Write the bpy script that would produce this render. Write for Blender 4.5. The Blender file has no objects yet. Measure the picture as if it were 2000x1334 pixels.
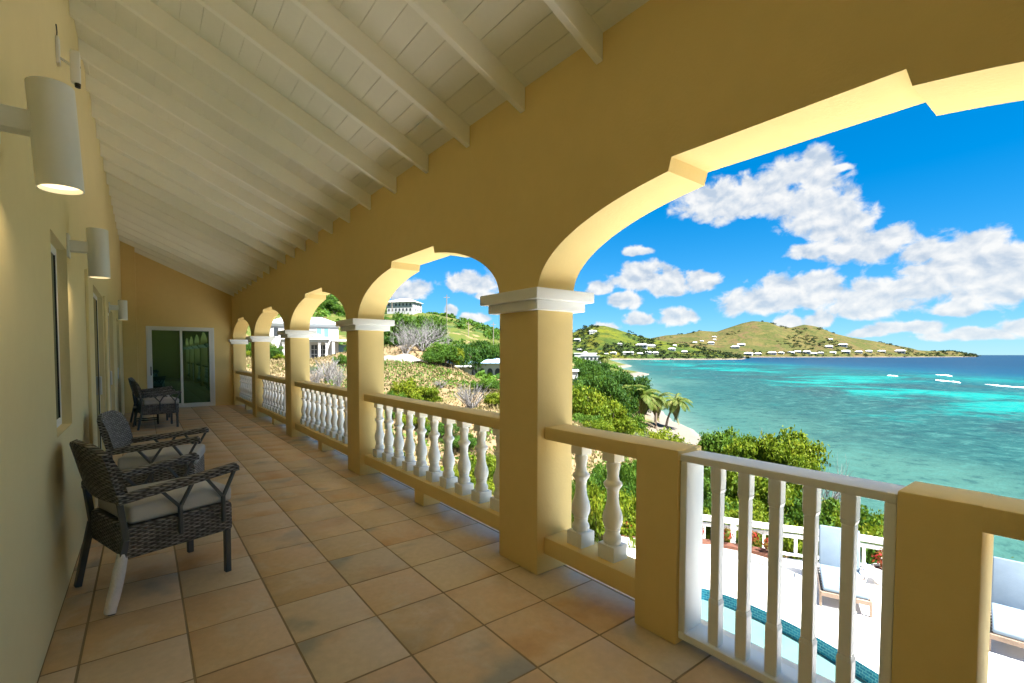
import bpy, bmesh, math, random
import numpy as np
from mathutils import Vector, Matrix
random.seed(7); rng = np.random.default_rng(11)
R = math.radians
S = bpy.context.scene
C = S.collection

# ------------------------------------------------------------------ camera, world, sun, exposure
cam_d = bpy.data.cameras.new('camera'); cam = bpy.data.objects.new('camera', cam_d); C.objects.link(cam)
yaw, pitch, roll = 0.636468, -0.0376675, 0.001056
fw = Vector((math.sin(yaw)*math.cos(pitch), math.cos(yaw)*math.cos(pitch), math.sin(pitch)))
rt = Vector((math.cos(yaw), -math.sin(yaw), 0)); up = rt.cross(fw)
r2 = rt*math.cos(roll)+up*math.sin(roll); u2 = up*math.cos(roll)-rt*math.sin(roll)
cam.matrix_world = Matrix(((r2.x, u2.x, -fw.x, 0), (r2.y, u2.y, -fw.y, 0), (r2.z, u2.z, -fw.z, 1.55), (0, 0, 0, 1)))
cam_d.sensor_width = 36; cam_d.lens = 36*921.6/2000
cam_d.shift_x = (1000-962.67)/2000; cam_d.shift_y = (727.09-667)/2000
cam_d.clip_start = .05; cam_d.clip_end = 120000
S.camera = cam

SUN_DIR = Vector((.14, -.64, 1.0)).normalized()
SUN_EL = math.asin(SUN_DIR.z); SUN_AZ = math.atan2(SUN_DIR.x, SUN_DIR.y)
SUN_STRENGTH, SKY_STRENGTH, EXPOSURE = 5.0, .053, 2.45
CLOUD_WHITE = 3.45          # radiance of sunlit cloud relative to the background strength
sd = bpy.data.lights.new('sun', 'SUN'); sd.energy = SUN_STRENGTH; sd.angle = R(.53); sd.color = (1, .965, .91)
sun = bpy.data.objects.new('sun', sd); C.objects.link(sun)
sun.rotation_euler = SUN_DIR.to_track_quat('Z', 'Y').to_euler(); sun.location = (20, -40, 60)

S.view_settings.view_transform = 'Standard'; S.view_settings.look = 'None'
S.view_settings.gamma = 1; S.view_settings.use_curve_mapping = False
S.view_settings.exposure = EXPOSURE
S.render.engine = 'CYCLES'
S.cycles.use_denoising = True
S.cycles.max_bounces = 12; S.cycles.diffuse_bounces = 8; S.cycles.glossy_bounces = 4
S.cycles.transparent_max_bounces = 8; S.cycles.sample_clamp_indirect = 8
S.cycles.caustics_reflective = False; S.cycles.caustics_refractive = False

W = bpy.data.worlds.new('World'); S.world = W; W.use_nodes = True
def NT(nt):
    n, l = nt.nodes, nt.links
    def add(t, **k):
        o = n.new(t)
        for a, b in k.items(): setattr(o, a, b)
        return o
    def val(sock, v):
        if isinstance(v, bpy.types.NodeSocket): l.new(v, sock)
        elif v is not None: sock.default_value = v
    def m(op, a, b=None, c=None, clamp=False):
        o = add('ShaderNodeMath', operation=op, use_clamp=clamp); val(o.inputs[0], a)
        if b is not None: val(o.inputs[1], b)
        if c is not None: val(o.inputs[2], c)
        return o.outputs[0]
    def mix(f, a, b, mode='MIX'):
        o = add('ShaderNodeMix', data_type='RGBA', blend_type=mode)
        val(o.inputs[0], f); val(o.inputs[6], a); val(o.inputs[7], b); return o.outputs[2]
    def noise(vec, scale, detail=4, rough=.5, dist=0, dim='3D'):
        o = add('ShaderNodeTexNoise', noise_dimensions=dim); val(o.inputs['Vector'], vec)
        o.inputs['Scale'].default_value = scale; o.inputs['Detail'].default_value = detail
        o.inputs['Roughness'].default_value = rough; o.inputs['Distortion'].default_value = dist
        return o.outputs[0]
    def ramp(f, stops, interp='LINEAR'):
        o = add('ShaderNodeValToRGB'); e = o.color_ramp; e.interpolation = interp
        while len(e.elements) < len(stops): e.elements.new(.5)
        for el, (p, c) in zip(e.elements, stops):
            el.position = p; el.color = c if len(c) == 4 else (*c, 1)
        val(o.inputs[0], f); return o.outputs[0]
    def smooth(v, a, b):
        o = add('ShaderNodeMapRange', interpolation_type='SMOOTHSTEP'); val(o.inputs[0], v)
        o.inputs[1].default_value = a; o.inputs[2].default_value = b; return o.outputs[0]
    def mapping(vec, scale=(1, 1, 1), loc=(0, 0, 0), rot=(0, 0, 0)):
        o = add('ShaderNodeMapping'); val(o.inputs[0], vec); o.inputs['Location'].default_value = loc
        o.inputs['Rotation'].default_value = rot; o.inputs['Scale'].default_value = scale; return o.outputs[0]
    return add, val, m, mix, noise, ramp, smooth, mapping

def build_world():
    nt = W.node_tree; nt.nodes.clear()
    add, val, m, mix, noise, ramp, smooth, mapping = NT(nt)
    sky = add('ShaderNodeTexSky', sky_type='NISHITA', sun_disc=False)
    sky.sun_elevation = SUN_EL; sky.sun_rotation = SUN_AZ; sky.altitude = 1200; sky.air_density = 1.0; sky.dust_density = .0; sky.ozone_density = 3.5
    hs = add('ShaderNodeHueSaturation'); hs.inputs['Saturation'].default_value = 1.27; hs.inputs['Value'].default_value = 1.0; 
    k1 = add('ShaderNodeVectorMath', operation='MULTIPLY_ADD'); nt.links.new(sky.outputs[0], k1.inputs[0]); k1.inputs[1].default_value = (.10,)*3; k1.inputs[2].default_value = (1,)*3
    k2 = add('ShaderNodeVectorMath', operation='DIVIDE'); nt.links.new(sky.outputs[0], k2.inputs[0]); nt.links.new(k1.outputs[0], k2.inputs[1])   # soft highlight roll-off
    k3 = add('ShaderNodeVectorMath', operation='MULTIPLY'); nt.links.new(k2.outputs[0], k3.inputs[0]); k3.inputs[1].default_value = (.50, .745, .95)   # clear tropical blue
    nt.links.new(k3.outputs[0], hs.inputs['Color'])
    tc = add('ShaderNodeTexCoord'); sep = add('ShaderNodeSeparateXYZ'); nt.links.new(tc.outputs['Generated'], sep.inputs[0])
    x, y, z = sep.outputs
    az = m('MULTIPLY', m('ARCTAN2', x, y), 57.2958); el = m('MULTIPLY', m('ARCSINE', z), 57.2958)
    # cumulus groups of the sky: azimuth, elevation, half width, half height (degrees)
    cl = [(61.6,15.9,3.7,2.3),(65.4,15.8,3.2,2.2),(70.4,14.1,3.3,2.6),(68.6,17.7,3.6,1.4),(70.5,18.6,1.2,1.2),(72.3,17.5,1.0,.4),(74.5,10.1,3.8,1.7),(70.2,10.2,1.9,.9),(72.5,12.4,2.3,2.1),(83.5,6.2,3.8,3),(80.8,7.2,3.4,2.7),(78.5,9,1.8,1.2),(78.2,5.9,3,1.2),(82,9.1,1.5,1.3),(69.3,6.1,4.6,2),(65.6,5.4,3.4,1.8),(75,5,3.4,2),(71,7,2.4,1.1),(53.7,8.6,2.7,1.8),(56.7,7.8,2.7,1.6),(52,6.2,1.8,1.1),(60.2,7.9,1.9,1.2),(53.1,11.7,1.6,.6),(57.6,4.1,1.9,1.1),(53.7,4,2.1,.8),(49.1,7.6,1.6,.8),(71,3.3,1.2,.9),(68.4,3.2,1.2,.8),(79.1,2.3,1.2,.7),(80.9,3.9,1.8,.7),(84.5,2.1,1.1,.7),(74.7,2,1.4,.5),(81.9,1.7,3.2,.6),(76.9,2.5,2.1,.6),(49.7,3.2,1.7,.6),(34.1,8.4,3.2,1.4),(26.2,7.5,2.4,1.5),(31.4,4.9,.7,.9),(34.1,4.3,1.9,.6),(35.4,6.9,1.2,.5),
          (92,8,5,3),(98,5,4,2),(104,12,5,3),(112,6,6,2.5),(10,7,5,2.5),(-4,12,6,3),(-15,6,6,2.5),(20,14,4,2)]
    best = None
    for a, e, ra, re in cl:
        dx = m('MULTIPLY', m('SUBTRACT', az, a), 1/ra)
        de = m('SUBTRACT', el, e)
        dy = m('MAXIMUM', m('MULTIPLY', de, 1/re), m('MULTIPLY', de, -1/(re*.72)))   # flatter base
        d = m('SUBTRACT', 1, m('SQRT', m('ADD', m('MULTIPLY', dx, dx), m('MULTIPLY', dy, dy))))
        best = d if best is None else m('SMOOTH_MAX', best, d, .35)
    cx = add('ShaderNodeCombineXYZ'); val(cx.inputs[0], az); val(cx.inputs[1], m('MULTIPLY', el, 1.25))
    n1 = noise(cx.outputs[0], .5, 8, .54, .2, '2D')
    up_ = add('ShaderNodeVectorMath', operation='ADD'); nt.links.new(cx.outputs[0], up_.inputs[0]); up_.inputs[1].default_value = (.2, .75, 0)
    n2 = noise(up_.outputs[0], .55, 9, .58, .25, '2D')
    # far part of the sky that the list above does not name: scattered cumulus of the same kind
    away = m('MAXIMUM', smooth(az, 116, 130), smooth(m('MULTIPLY', az, -1), 22, 34))
    gen = m('MULTIPLY', m('SUBTRACT', m('MULTIPLY', m('SUBTRACT', noise(cx.outputs[0], .09, 3, .5, 0, '2D'), .53), 7), smooth(el, 22, 40)), away)
    best = m('MAXIMUM', best, m('SUBTRACT', gen, m('SUBTRACT', 1, away)))
    dens0 = m('ADD', m('MULTIPLY', best, 1.0), m('ADD', m('MULTIPLY', m('SUBTRACT', n1, .5), 1.6), .26))
    dens = smooth(dens0, -.04, .46)
    alpha = m('MULTIPLY', m('MULTIPLY', dens, smooth(best, -.9, -.25)), smooth(el, .2, 1.6))
    n3 = noise(cx.outputs[0], .42, 5, .5, .2, '2D'); n4 = noise(up_.outputs[0], .42, 5, .5, .2, '2D')
    lit = m('ADD', .58, m('MULTIPLY', m('SUBTRACT', n3, n4), 2.6))
    lit = m('ADD', lit, m('MULTIPLY', m('SUBTRACT', n1, .5), .5), clamp=True)
    low = smooth(el, 1, 9)
    shade = mix(low, (CLOUD_WHITE*.62, CLOUD_WHITE*.74, CLOUD_WHITE*.86, 1), (CLOUD_WHITE*.55, CLOUD_WHITE*.65, CLOUD_WHITE*.78, 1))
    cc = mix(lit, shade, (CLOUD_WHITE, CLOUD_WHITE, CLOUD_WHITE*.985, 1))
    col = mix(m('MULTIPLY', alpha, .96), hs.outputs[0], cc)
    bg = add('ShaderNodeBackground'); nt.links.new(col, bg.inputs[0]); bg.inputs[1].default_value = SKY_STRENGTH
    out = add('ShaderNodeOutputWorld'); nt.links.new(bg.outputs[0], out.inputs[0])
build_world()

# ------------------------------------------------------------------ helpers
def tag(o, label=None, cat=None, group=None, kind=None):
    if label: o['label'] = label
    if cat: o['category'] = cat
    if group: o['group'] = group
    if kind: o['kind'] = kind
    return o
def link(o): C.objects.link(o); return o
def thing(name, label, cat, loc=(0, 0, 0), rz=0, group=None):
    o = link(bpy.data.objects.new(name, None)); o.location = loc; o.rotation_euler = (0, 0, rz); o.empty_display_size = .2
    return tag(o, label, cat, group)
def adopt(o, parent, world=False):
    if parent is not None:
        o.parent = parent
        if world: o.matrix_parent_inverse = (Matrix.Translation(parent.location) @ parent.rotation_euler.to_matrix().to_4x4()).inverted()
    return o
def to_mesh(name, bm, mat=None, smooth=None):
    me = bpy.data.meshes.new(name); bm.normal_update(); bm.to_mesh(me); bm.free()
    if mat is not None: me.materials.append(mat)
    if smooth is not None:
        me.polygons.foreach_set('use_smooth', [True]*len(me.polygons)); me.set_sharp_from_angle(angle=R(smooth))
    return me
def obj(name, bm, mat=None, parent=None, smooth=None, world=False):
    return adopt(link(bpy.data.objects.new(name, to_mesh(name, bm, mat, smooth))), parent, world)
def inst(name, me, parent=None, loc=(0, 0, 0), rot=(0, 0, 0), sc=(1, 1, 1)):
    o = link(bpy.data.objects.new(name, me)); o.parent = parent; o.location = loc; o.rotation_euler = rot; o.scale = sc; return o
def dup(root, loc=None, rz=None, label=None, sc=None, group=None):
    r = root.copy(); C.objects.link(r)
    if loc is not None: r.location = loc
    if rz is not None: r.rotation_euler = (0, 0, rz)
    if sc is not None: r.scale = sc
    if label: r['label'] = label
    if group: r['group'] = group
    for ch in list(root.children):
        c = ch.copy(); C.objects.link(c); c.parent = r
        for g in list(ch.children):
            d = g.copy(); C.objects.link(d); d.parent = c
    return r
def BM(): return bmesh.new()
def box(bm, x0, x1, y0, y1, z0, z1, bev=0, seg=1, mat=None):
    vs = [bm.verts.new(p) for p in ((x0,y0,z0),(x1,y0,z0),(x1,y1,z0),(x0,y1,z0),(x0,y0,z1),(x1,y0,z1),(x1,y1,z1),(x0,y1,z1))]
    if mat is not None:
        for v in vs: v.co = mat @ v.co
    fs = [bm.faces.new([vs[i] for i in f]) for f in ((3,2,1,0),(4,5,6,7),(0,1,5,4),(1,2,6,5),(2,3,7,6),(3,0,4,7))]
    if bev:
        es = list({e for f in fs for e in f.edges})
        bmesh.ops.bevel(bm, geom=es, offset=bev, segments=seg, affect='EDGES', profile=.5, clamp_overlap=True)
    return vs
def lathe(bm, prof, n=16, cap=True, c=(0, 0)):
    rings = [[bm.verts.new((c[0]+r*math.cos(2*math.pi*i/n), c[1]+r*math.sin(2*math.pi*i/n), z)) for i in range(n)] for z, r in prof]
    for a, b in zip(rings, rings[1:]):
        for i in range(n): bm.faces.new((a[i], a[(i+1) % n], b[(i+1) % n], b[i]))
    if cap:
        bm.faces.new(list(reversed(rings[0]))); bm.faces.new(rings[-1])
def tube(bm, pts, rad, n=6, cap=True, up=Vector((0, 0, 1))):
    pts = [Vector(p) for p in pts]; rad = rad if hasattr(rad, '__len__') else [rad]*len(pts)
    rings = []
    for i, p in enumerate(pts):
        t = (pts[min(i+1, len(pts)-1)]-pts[max(i-1, 0)])
        if t.length < 1e-9: t = Vector((0, 0, 1))
        t.normalize(); a = t.cross(up)
        if a.length < .05: a = t.cross(Vector((1, 0, 0)))
        a.normalize(); b = a.cross(t)
        rings.append([bm.verts.new(p+rad[i]*(a*math.cos(2*math.pi*k/n)+b*math.sin(2*math.pi*k/n))) for k in range(n)])
    for A, B in zip(rings, rings[1:]):
        for k in range(n): bm.faces.new((A[k], A[(k+1) % n], B[(k+1) % n], B[k]))
    if cap and n > 2:
        bm.faces.new(rings[0]); bm.faces.new(list(reversed(rings[-1])))
def bar(bm, p, q, w, h, bev=0):          # rectangular bar from p to q, w across, h in the vertical plane
    p, q = Vector(p), Vector(q); t = (q-p); L = t.length; t.normalize()
    s = t.cross(Vector((0, 0, 1)))
    if s.length < .01: s = Vector((0, 1, 0))
    s.normalize(); u = s.cross(t)
    M = Matrix(((t.x, s.x, u.x, p.x), (t.y, s.y, u.y, p.y), (t.z, s.z, u.z, p.z), (0, 0, 0, 1)))
    box(bm, 0, L, -w/2, w/2, -h/2, h/2, bev, 1, M)
def np_mesh(name, v, f, mat, tone=None, smooth=False):
    v = np.asarray(v, np.float32); f = np.asarray(f, np.int32); k = f.shape[1]
    me = bpy.data.meshes.new(name); me.vertices.add(len(v)); me.vertices.foreach_set('co', v.ravel())
    me.loops.add(f.size); me.loops.foreach_set('vertex_index', f.ravel())
    me.polygons.add(len(f)); me.polygons.foreach_set('loop_start', np.arange(len(f), dtype=np.int32)*k)
    me.update(calc_edges=True)
    if smooth: me.polygons.foreach_set('use_smooth', np.ones(len(f), bool))
    if tone is not None:
        a = me.attributes.new('tone', 'FLOAT', 'FACE'); a.data.foreach_set('value', np.asarray(tone, np.float32))
    me.materials.append(mat); me.validate(); return me

# ------------------------------------------------------------------ materials
MATS = {}
def material(name, fn):
    if name in MATS: return MATS[name]
    mt = bpy.data.materials.new(name); mt.use_nodes = True; nt = mt.node_tree; nt.nodes.clear()
    T = NT(nt); add, val = T[0], T[1]
    p = add('ShaderNodeBsdfPrincipled'); o = add('ShaderNodeOutputMaterial'); nt.links.new(p.outputs[0], o.inputs[0])
    fn(nt, p, *T); MATS[name] = mt; return mt
def bump(nt, p, h, strength=.2, dist=.01):
    b = nt.nodes.new('ShaderNodeBump'); b.inputs['Strength'].default_value = strength; b.inputs['Distance'].default_value = dist
    nt.links.new(h, b.inputs['Height']); nt.links.new(b.outputs[0], p.inputs['Normal'])
def painted(name, col, rough=.7, var=.06, scale=1.2, bscale=60, bstr=.15, bdist=.004, spec=.3):
    def fn(nt, p, add, val, m, mix, noise, ramp, smooth, mapping):
        tc = add('ShaderNodeNewGeometry').outputs['Position']
        n = noise(tc, scale, 6, .6); f = noise(tc, scale*14, 3, .5)
        k = m('ADD', m('MULTIPLY', m('SUBTRACT', n, .5), var*2), m('MULTIPLY', m('SUBTRACT', f, .5), var*.7))
        h = add('ShaderNodeHueSaturation'); h.inputs['Color'].default_value = (*col, 1); val(h.inputs['Value'], m('ADD', 1, k))
        nt.links.new(h.outputs[0], p.inputs['Base Color']); p.inputs['Roughness'].default_value = rough
        p.inputs['Specular IOR Level'].default_value = spec
        if bstr: bump(nt, p, noise(tc, bscale, 4, .6), bstr, bdist)
    return material(name, fn)
M_wall = painted('yellow stucco paint', (.76, .58, .25), .8, .085, .7, 55, .25, .006)
M_wall_skylit = painted('yellow stucco with skylight painted in', (.745, .64, .35), .8, .075, .7, 55, .25, .006)  # same stucco, desaturated so the colour carries the cool skylight on the wall
M_white = painted('white gloss paint', (.8, .8, .78), .45, .05, 3, 40, .08, .002, .4)
M_cap = painted('white capital paint', (.82, .82, .8), .5, .04, 3, 60, .1, .003)
M_ceil = painted('white ceiling paint', (.82, .81, .71), .6, .07, 2.0, 30, .1, .003)
M_raft_lit = painted('rafter white with light painted in', (.90, .89, .80), .55, .05, 2.0, 30, .1, .003)  # same paint as the boards, lightened to stand in for lit rafter faces
M_metalw = painted('white powder coat', (.75, .77, .76), .4, .03, 3, 10, 0, 0, .5)
M_lamp = painted('matt white lamp metal', (.74, .75, .72), .45, .03, 3, 10, 0, 0, .5)
M_dark = painted('dark grey metal', (.07, .08, .09), .45, .12, 8, 200, .05, .001, .5)
M_black = painted('black plastic', (.015, .015, .016), .4, .1, 8, 10, 0, 0)
M_deck = painted('pale deck stone', (.82, .80, .77), .8, .06, .9, 60, .2, .004)
M_grout = painted('sand grout', (.28, .21, .12), .9, .12, 6, 80, .3, .004)
M_plastic = painted('crumpled white wrap', (.72, .72, .73), .35, .12, 25, 45, .9, .01, .5)

def f_tile(nt, p, add, val, m, mix, noise, ramp, smooth, mapping):
    oi = add('ShaderNodeObjectInfo'); tc = add('ShaderNodeTexCoord').outputs['Object']
    off = add('ShaderNodeVectorMath', operation='SCALE'); cmb = add('ShaderNodeCombineXYZ')
    r = oi.outputs['Random']; val(cmb.inputs[0], m('MULTIPLY', r, 37)); val(cmb.inputs[1], m('MULTIPLY', r, 91)); val(cmb.inputs[2], m('MULTIPLY', r, 13))
    ad = add('ShaderNodeVectorMath', operation='ADD'); nt.links.new(tc, ad.inputs[0]); nt.links.new(cmb.outputs[0], ad.inputs[1]); v = ad.outputs[0]
    base = ramp(m('FRACT', m('MULTIPLY', r, 7.31)), [(0, (.57, .435, .265)), (.2, (.62, .465, .29)), (.4, (.59, .39, .215)), (.6, (.63, .495, .33)), (.75, (.51, .415, .285)), (.88, (.61, .425, .24)), (1, (.55, .385, .205))])
    n = noise(v, 3.2, 5, .62, .6); n2 = noise(v, 1.7, 3, .5, .3); n3 = noise(v, 24, 4, .6)
    c = mix(smooth(n, .45, .75), base, (.62, .51, .36, 1))
    c = mix(m('MULTIPLY', smooth(n2, .53, .74), .75), c, (.54, .31, .14, 1))
    cloudy = m('MULTIPLY', smooth(noise(v, 2.1, 3, .5, .2), .50, .72), smooth(m('FRACT', m('MULTIPLY', r, 3.77)), .35, .8))
    c = mix(m('MULTIPLY', cloudy, .85), c, (.27, .275, .24, 1))
    h = add('ShaderNodeHueSaturation'); nt.links.new(c, h.inputs['Color']); val(h.inputs['Value'], m('ADD', .84, m('MULTIPLY', n3, .3)))
    nt.links.new(h.outputs[0], p.inputs['Base Color'])
    val(p.inputs['Roughness'], m('ADD', .36, m('MULTIPLY', n, .25))); p.inputs['Specular IOR Level'].default_value = .4
    bump(nt, p, m('ADD', n3, m('MULTIPLY', n, 1.4)), .25, .004)
M_tile = material('mottled terracotta tile', f_tile)

def f_wicker(nt, p, add, val, m, mix, noise, ramp, smooth, mapping):
    tc = add('ShaderNodeTexCoord').outputs['Object']
    sp = add('ShaderNodeSeparateXYZ'); nt.links.new(tc, sp.inputs[0])
    # strands run round the frame: rows along z, over-under every few cm along x+y
    wob = m('MULTIPLY', m('SUBTRACT', noise(tc, 14, 3, .6), .5), .9)
    s = m('ADD', sp.outputs[0], sp.outputs[1]); row = m('ADD', m('MULTIPLY', sp.outputs[2], 82), wob)
    fl = m('FLOOR', row); ph = m('MULTIPLY', m('MODULO', fl, 2), math.pi)
    over = m('SINE', m('ADD', m('MULTIPLY', s, 95), ph)); rnd = m('ABSOLUTE', m('SINE', m('MULTIPLY', row, math.pi)))
    hgt = m('MULTIPLY', m('POWER', rnd, .7), m('ADD', .58, m('MULTIPLY', over, .42)))
    cz = add('ShaderNodeCombineXYZ'); val(cz.inputs[0], m('MULTIPLY', s, 9)); val(cz.inputs[1], m('MULTIPLY', fl, 5.7))
    tone = noise(cz.outputs[0], 1, 3, .6)
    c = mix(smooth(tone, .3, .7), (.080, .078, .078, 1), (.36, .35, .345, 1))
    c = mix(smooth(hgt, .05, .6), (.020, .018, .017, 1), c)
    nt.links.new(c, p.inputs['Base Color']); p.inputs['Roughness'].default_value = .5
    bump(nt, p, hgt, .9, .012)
M_wicker = material('grey brown wicker', f_wicker)

def f_cloth(col):
    def fn(nt, p, add, val, m, mix, noise, ramp, smooth, mapping):
        tc = add('ShaderNodeTexCoord').outputs['Object']; n = noise(tc, 4, 4, .6); w = noise(tc, 220, 2, .5)
        c = mix(n, tuple(x*.86 for x in col)+(1,), tuple(min(1, x*1.1) for x in col)+(1,))
        nt.links.new(c, p.inputs['Base Color']); p.inputs['Roughness'].default_value = .9; p.inputs['Specular IOR Level'].default_value = .15
        bump(nt, p, m('ADD', w, m('MULTIPLY', n, 6)), .25, .004)
    return fn
M_cush = material('grey seat fabric', f_cloth((.53, .53, .52)))
M_blue = material('pale blue canvas', f_cloth((0.1716, 0.2262, 0.2886)))

def f_glass(tint, spec=1.0, ior=1.75):
    def fn(nt, p, add, val, m, mix, noise, ramp, smooth, mapping):
        p.inputs['Base Color'].default_value = (*tint, 1); p.inputs['Roughness'].default_value = .015
        p.inputs['Specular IOR Level'].default_value = spec; p.inputs['IOR'].default_value = ior; p.inputs['Specular Tint'].default_value = (.45, .95, .72, 1)
    return fn
M_glass = material('dark green window glass', f_glass((.006, .022, .016)))
M_glassn = material('blue grey window glass', f_glass((.010, .042, .046), .5, 1.12))

def f_glow(nt, p, add, val, m, mix, noise, ramp, smooth, mapping):
    p.inputs['Base Color'].default_value = (.8, .75, .6, 1); p.inputs['Emission Color'].default_value = (1, .74, .40, 1); p.inputs['Emission Strength'].default_value = .55
M_glow = material('lit lamp diffuser', f_glow)

def f_leaf(cols, trans=.35, rough=.6):
    def fn(nt, p, add, val, m, mix, noise, ramp, smooth, mapping):
        at = add('ShaderNodeAttribute', attribute_name='tone'); oi = add('ShaderNodeObjectInfo')
        t = m('ADD', m('MULTIPLY', at.outputs['Fac'], .8), m('MULTIPLY', oi.outputs['Random'], .2))
        c = ramp(t, [(i/(len(cols)-1), x) for i, x in enumerate(cols)])
        nt.links.new(c, p.inputs['Base Color']); p.inputs['Roughness'].default_value = rough; p.inputs['Specular IOR Level'].default_value = .15
        if trans:
            tr = add('ShaderNodeBsdfTranslucent'); nt.links.new(mix(.5, c, (.12, .2, .01, 1)), tr.inputs[0])
            ms = add('ShaderNodeMixShader'); ms.inputs[0].default_value = trans
            nt.links.new(p.outputs[0], ms.inputs[1]); nt.links.new(tr.outputs[0], ms.inputs[2])
            out = [n for n in nt.nodes if n.type == 'OUTPUT_MATERIAL'][0]; nt.links.new(ms.outputs[0], out.inputs[0])
    return fn
M_lime = material('lime green leaves', f_leaf([(0.01716, 0.0468, 0.00468), (0.0546, 0.1053, 0.00624), (0.1092, 0.1599, 0.0078), (0.1638, 0.1911, 0.01092), (0.1872, 0.1677, 0.01716)]))
M_mid = material('mid green leaves', f_leaf([(0.01404, 0.0429, 0.0078), (0.0351, 0.0897, 0.01092), (0.0663, 0.1404, 0.01404), (0.1248, 0.1872, 0.0234)]))
M_darkleaf = material('dark green leaves', f_leaf([(0.0078, 0.0273, 0.00624), (0.01872, 0.0585, 0.00936), (0.039, 0.0975, 0.01248), (0.0702, 0.1326, 0.0156)]))
M_red = material('red and yellow croton leaves', f_leaf([(.16, .008, .015), (.28, .015, .02), (.06, .09, .012), (.40, .22, .02)]))
M_frond = material('palm frond leaves', f_leaf([(0.039, 0.0702, 0.00936), (0.0702, 0.117, 0.0156), (0.156, 0.156, 0.039), (0.2652, 0.2184, 0.0858)], .3))
M_drygrass = material('dry grass blades', f_leaf([(0.0936, 0.117, 0.0234), (0.1716, 0.1482, 0.0546), (0.234, 0.1872, 0.0936), (0.2808, 0.2262, 0.1248)], .4, .8))
def f_bark(col):
    def fn(nt, p, add, val, m, mix, noise, ramp, smooth, mapping):
        g = add('ShaderNodeNewGeometry').outputs['Position']; n = noise(g, 6, 5, .6)
        nt.links.new(mix(n, tuple(x*.55 for x in col)+(1,), tuple(x*1.35 for x in col)+(1,)), p.inputs['Base Color'])
        p.inputs['Roughness'].default_value = .9; bump(nt, p, noise(g, 40, 4, .6), .4, .02)
    return fn
M_bark = material('brown bark', f_bark((.14, .105, .075)))
M_grey = material('bare grey twigs', f_bark((0.195, 0.1872, 0.1833)))
M_wood = material('bleached timber', f_bark((0.234, 0.1716, 0.1287)))

# ------------------------------------------------------------------ terrain height (thin plate spline through surveyed points)
CP = np.array([(-12,-20,-3.4),(3,-20,-3.6),(13,-20,-4.6),(3,-8,-3.7),(3,0,-3.7),(8,0,-3.7),(12,0,-3.8),(14,2,-4.0),(3,8,-3.7),(8,8,-3.7),(9,10,-3.4),(11,9,-3.6),(12.5,6.5,-4.0),
(14,3.5,-4.2),(16,2,-5.0),(15,7,-4.4),(14,10,-3.8),(4,12,-1.8),(6.5,13,-1.6),(3,18,-.9),(3,23,-.4),(8,20,-.8),(12,18,-1.5),(15,26,-.2),(10,30,.4),(18.6,38.5,1.2),(21,41,2.0),
(26,38,-1.2),(30,35,-2.2),(14.0,19.4,-0.5),(18.6,25.9,-1.0),(24.6,33.9,-1.5),(18.5,28.6,-0.3),(23.7,37.1,-0.5),(18.5,31.1,0.2),(11.9,16.0,-0.6),(8,44,.9),(7,50,1.3),(17,86,-.2),(27,78,-.4),(22,70,-.4),(16,60,-.2),(14,52,.2),(20,110,5.5),(0,60,2),(-10,100,7),(-30,40,4),(-15,17,.2),(-10,5,-1),
(83,188,19.5),(97,178,19.3),(75,170,15),(60,130,8),(45,100,3),(50,75,-2.3),(47,62,-2.6),(58,68,-3.0),(75,95,-2),(110,130,2),(150,142,-3),
(177,306,28),(241,320,15.6),(79,254,29),(60,220,21),(150,220,15),(46,153,15),(120,260,24),(0,250,36),(-60,200,26),
(45,41,-7.0),(35,30,-6),(30,22,-6.2),(25,17,-5.2),(20,12,-4.9),(19,8,-5.0),(21,5,-5.6),(26,9,-7.2),(28,14,-7),(24,24,-3.6),(29,28,-4.4),(20,24,-1.6),(33,37,-4),(55,55,-4.5),(62,60,-4.5),
(30,3,-8.7),(33,9,-9.1),(33.5,15.5,-9.1),(36,20,-9.1),(42,27,-9),(47,32,-8.8),(56,40,-8.6),(70,52,-8.6),(90,72,-8.4),
(36,9,-10),(37,15.5,-10),(40,19,-10),(46,25,-10),(53,30,-10),(63,38,-10),(75,49.5,-10),(95,69,-10),(130,98,-10),(182,142,-10),(300,240,-10),(500,405,-10),
(45,10,-11.5),(60,20,-12),(75,35,-12),(105,55,-12.5),(200,120,-14),(160,60,-15),(320,200,-15),(40,-20,-12),(34,-8,-10),(31,-30,-9.6),(27,-10,-7.5),(22,-4,-5.8),(420,280,-16),(300,20,-18),
(172,142,-8.4),(285,240,-8),(250,250,-3),(350,350,4),(430,360,-6),(480,410,-8),(200,200,2),(300,400,16),(450,480,12)], float)
def tps_fit(P):
    n = len(P); d = np.hypot(P[:, None, 0]-P[None, :, 0], P[:, None, 1]-P[None, :, 1])
    K = np.where(d > 0, d*d*np.log(d+1e-12), 0)+np.eye(n)*.6
    Q = np.c_[np.ones(n), P[:, :2]]; A = np.block([[K, Q], [Q.T, np.zeros((3, 3))]])
    return np.linalg.solve(A, np.r_[P[:, 2], np.zeros(3)])
TW = tps_fit(CP)
def vnoise(x, y, s, seed=0):
    x = np.asarray(x)/s; y = np.asarray(y)/s; xi = np.floor(x).astype(int); yi = np.floor(y).astype(int); fx = x-xi; fy = y-yi
    def h(a, b):
        n = (a*374761393+b*668265263+seed*362437) & 0x7fffffff; n = ((n ^ (n >> 13))*1274126177) & 0x7fffffff
        return (n & 0xffff)/65535.
    u = fx*fx*(3-2*fx); v = fy*fy*(3-2*fy)
    return (h(xi, yi)*(1-u)+h(xi+1, yi)*u)*(1-v)+(h(xi, yi+1)*(1-u)+h(xi+1, yi+1)*u)*v-.5
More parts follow.
